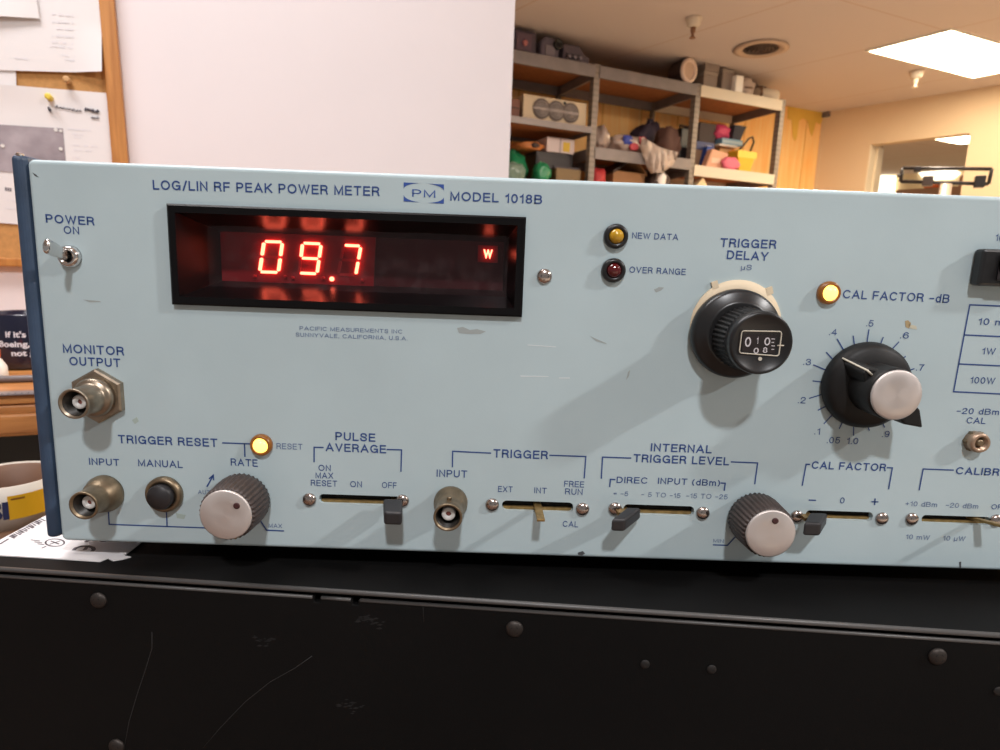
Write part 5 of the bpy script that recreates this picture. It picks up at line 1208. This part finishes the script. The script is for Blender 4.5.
# bare brass tabs
def tab(slot, px0, px1, L, w):
    a, b, zc, zh = slots[slot]; x0, z0 = P(*px0, 0); x1, z1 = P(*px1, L)
    m = MB(); m.add([(x0-w/2, .003, zc-.0004), (x0+w/2, .003, zc-.0004), (x0+w/2, .003, zc+.0006), (x0-w/2, .003, zc+.0006), (x1-w/2, -L, z1-.0005), (x1+w/2, -L, z1-.0005), (x1+w/2, -L, z1+.0005), (x1-w/2, -L, z1+.0005)],
                    [(3, 2, 1, 0), (4, 5, 6, 7), (0, 1, 5, 4), (1, 2, 6, 5), (2, 3, 7, 6), (3, 0, 4, 7)]); m.build('slide_lever', M['brass'], mt, bevel=.0002)
tab(1, (537.5, 505), (541, 520.5), .0110, .0028)
tab(4, (975, 519.5), (1007, 527), .0110, .0028)

# turns-counting delay dial
a, b = P(734.6, 333.6, .002)
o = MB().lathe([(.0150, .0008), (.0152, .002), (.0150, .0042), (.0140, .0052), (.0118, .0056), (.0112, .0066), (.0104, .0068)], c=(a, 0, b), n=72).build('counting_dial', M['black_plastic'], mt)
ax, bxz = P(738.0, 333.5, .0)
m = MB(); pts_ = []
n = 36
ring = [(.0172, 0), (.0172, .0006), (.0150, .0006)]
m.lathe([(.0156, 0), (.0156, .0007), (.012, .0007)], c=(a+.0007, 0, b+.0026), n=60)
for q in (50, 122): m.obox((a+.0007+.0160*math.cos(math.radians(q)), -.0005, b+.0026+.0160*math.sin(math.radians(q))), (.0010, 0, .0004), (0, .0003, 0), (-.0004, 0, .0012))
m.build('paper_collar', M['cream'], o)
LD = .0215; fx, fz = P(761.8, 343.4, LD)
MB().lathe([(.0105, .006), (.0106, .0068), (.0098, LD-.0065), (.0094, LD-.0060)], c=(fx, 0, fz), n=240, rib=(0, 3, 40, .0006)).build('dial_grip', M['black_matte'], o)
MB().lathe([(.0092, LD-.0062), (.0098, LD-.0054), (.0100, LD-.0012), (.0096, LD), (.0089, LD+.0001), (.0086, LD-.0003), (.00001, LD-.0003)], c=(fx, 0, fz), n=72).build('dial_head', M['black_plastic'], o)
yd = -(LD-.0003)-.00012
def z4(x, y): return (690+x/7.5, 280+y/7.5)
def PF(x, y): q = z4(x, y); return P(q[0], q[1], LD)
m = MB()
pp = []
for (cx, cy, a0) in ((668, 405, -70), (668-18, 550, 20), (392, 530, 110), (408, 402, 200)):
    for k in range(5):
        th = math.radians(a0+80*k/4); pp.append(PF(cx+20*math.cos(th), cy+20*math.sin(th)))
m.tube([(p[0], yd, p[1]) for p in pp+pp[:1]], .00020, 6)
m.tube([(PF(655, 492)[0], yd, PF(655, 492)[1]), (PF(706, 492)[0], yd, PF(706, 492)[1])], .0002, 6)
q = PF(527, 592); m.lathe([(.0006, 0), (.0006, .0002)], c=(q[0], yd+.0001, q[1]), n=14)
m.build('window_outline', M['legend_white'], o)
w4 = [PF(400, 405), PF(650, 415), PF(640, 555), PF(390, 540)]
m = MB(); m.prism(w4, lambda a, b, t: (a, t, b), yd+.0001, yd); m.build('dial_window', flat('window_dark', (40, 34, 34), .3), o)
m = MB()
def dt(s, l, r, cap, cut=None):
    vs, fs = stroke_text(s, .15); A, B = PF(*l), PF(*r); ch = PF(l[0], l[1]-cap)[1]-PF(*l)[1]
    m.add([(A[0]+(B[0]-A[0])*u_, yd-.00006, A[1]+(B[1]-A[1])*u_+ch*v_) for u_, v_ in vs], fs)
dt('0', (410, 500), (455, 503), 74); dt('1', (499, 478), (511, 480), 50); dt('0', (556, 490), (600, 492), 60)
dt('0', (476, 552), (514, 553), 44); dt('8', (546, 545), (580, 547), 40)
for k in range(4):
    A, B = PF(612, 442+k*26), PF(632 if k % 2 else 638, 443+k*26); m.add([(A[0], yd-.00006, A[1]-.00012), (B[0], yd-.00006, B[1]-.00012), (B[0], yd-.00006, B[1]+.00012), (A[0], yd-.00006, A[1]+.00012)], [(0, 1, 2, 3)])
m.build('dial_numerals', flat('numeral_pale', (206, 202, 206)), o, fix=False)

# CAL FACTOR pointer knob: skirt, bar and aluminium cap
a, b = P(864.5, 384.8, .001)
o = MB().lathe([(.0150, .0006), (.0152, .0016), (.0146, .0042), (.0128, .0060), (.006, .0064), (.00001, .0064)], c=(a, 0, b), n=72).build('pointer_knob', M['black_matte'], mt)
LC = .0180; cx_, cz_ = P(896.8, 394.7, LC+.0008)
d1 = Vector((P(848, 362, .006)[0]-a, 0, P(848, 362, .006)[1]-b)).normalized()
m = MB()
m.lathe([(.0086, .005), (.0086, LC-.001), (.0082, LC)], c=(a, 0, b), n=40)
e = Vector((-d1.z, 0, d1.x)); c0_ = Vector((a, 0, b))
prof = [(-.0176, .0), (-.0122, .0034), (.010, .0030), (.0138, .0012), (.0138, -.0012), (.010, -.0030), (-.0122, -.0034)]
def barpt(u_, v_, t, k): p = c0_+d1*u_*k+e*v_; return (p.x, -t, p.z)
vs = [barpt(u_, v_, .0055, 1) for u_, v_ in prof]+[barpt(u_, v_, LC*.80, .78 if u_ > 0 else 1.0) for u_, v_ in prof]; n = len(prof)
m.add(vs, [tuple(range(n)), tuple(reversed(range(n, 2*n)))]+[(i, n+i, n+(i+1) % n, (i+1) % n) for i in range(n)])
m.build('knob_bar', M['black_matte'], o, bevel=.0006)
c = MB().lathe([(.0081, 0), (.0082, .0006), (.0078, .0010), (.004, .00095), (.00001, .0010)], n=64).build('knob_cap', M['alu'], o); c.location = (a, -LC, b)
m = MB(); q0 = P(844.2, 359.2, .0058); q1 = P(861.5, 366.2, .0080)
w0 = c0_+d1*.0142+Vector((0, -.0048, 0)); w1 = c0_+d1*.0102+Vector((0, -.0060-.0003, 0))
m.tube([c0_+d1*.0145+Vector((0, -.0046, 0)), c0_+d1*.0139+Vector((0, -.0060, 0)), c0_+d1*.0108+Vector((0, -LC*.82-.0001, 0)), c0_+d1*.0086+Vector((0, -LC*.82-.0002, 0))], .00035, 6); m.build('index_line', M['legend_white'], o)

# -20 dBm socket
a, b = P(973.2, 440.6)
o = MB().lathe([(.0040, 0), (.0040, .0016), (.0036, .0020)], c=(a, 0, b), n=6, smooth=False).build('calibration_socket', M['nickel_tan'], mt)
MB().lathe([(.0036, 0), (.0036, .0030), (.0032, .0038), (.0022, .0038), (.0021, .0020), (.00001, .0020)], c=(a, 0, b), n=36).build('socket_sleeve', flat('pale_tan_metal', (178, 152, 130), .4, metal=.7), o)
MB().lathe([(.0013, 0), (.0013, .0034), (.0008, .0036)], c=(a, 0, b), n=20).build('contact', M['nickel_tan'], o)

# rocker switch at the right
q0, q1 = P(976.5, 249.6, .001), P(970.5, 285.0, .001); x0 = (q0[0]+q1[0])/2; zt2, zb2 = P(978, 248.6, .003)[1], P(972, 285.5, .003)[1]
o = MB().box(x0, x0+.030, -.0045, 0, zb2, zt2).build('rocker_switch', M['black_plastic'], mt, bevel=.001)
m = MB(); m.prism([(-.0046, zb2+.0018), (-.0072, zb2+.0025), (-.0052, (zb2+zt2)/2), (-.0068, zt2-.0022), (-.0046, zt2-.0016)], lambda y, z, t: (t, y, z), x0+.0055, x0+.0245); m.build('rocker_key', M['grey_key'], o, bevel=.0004)
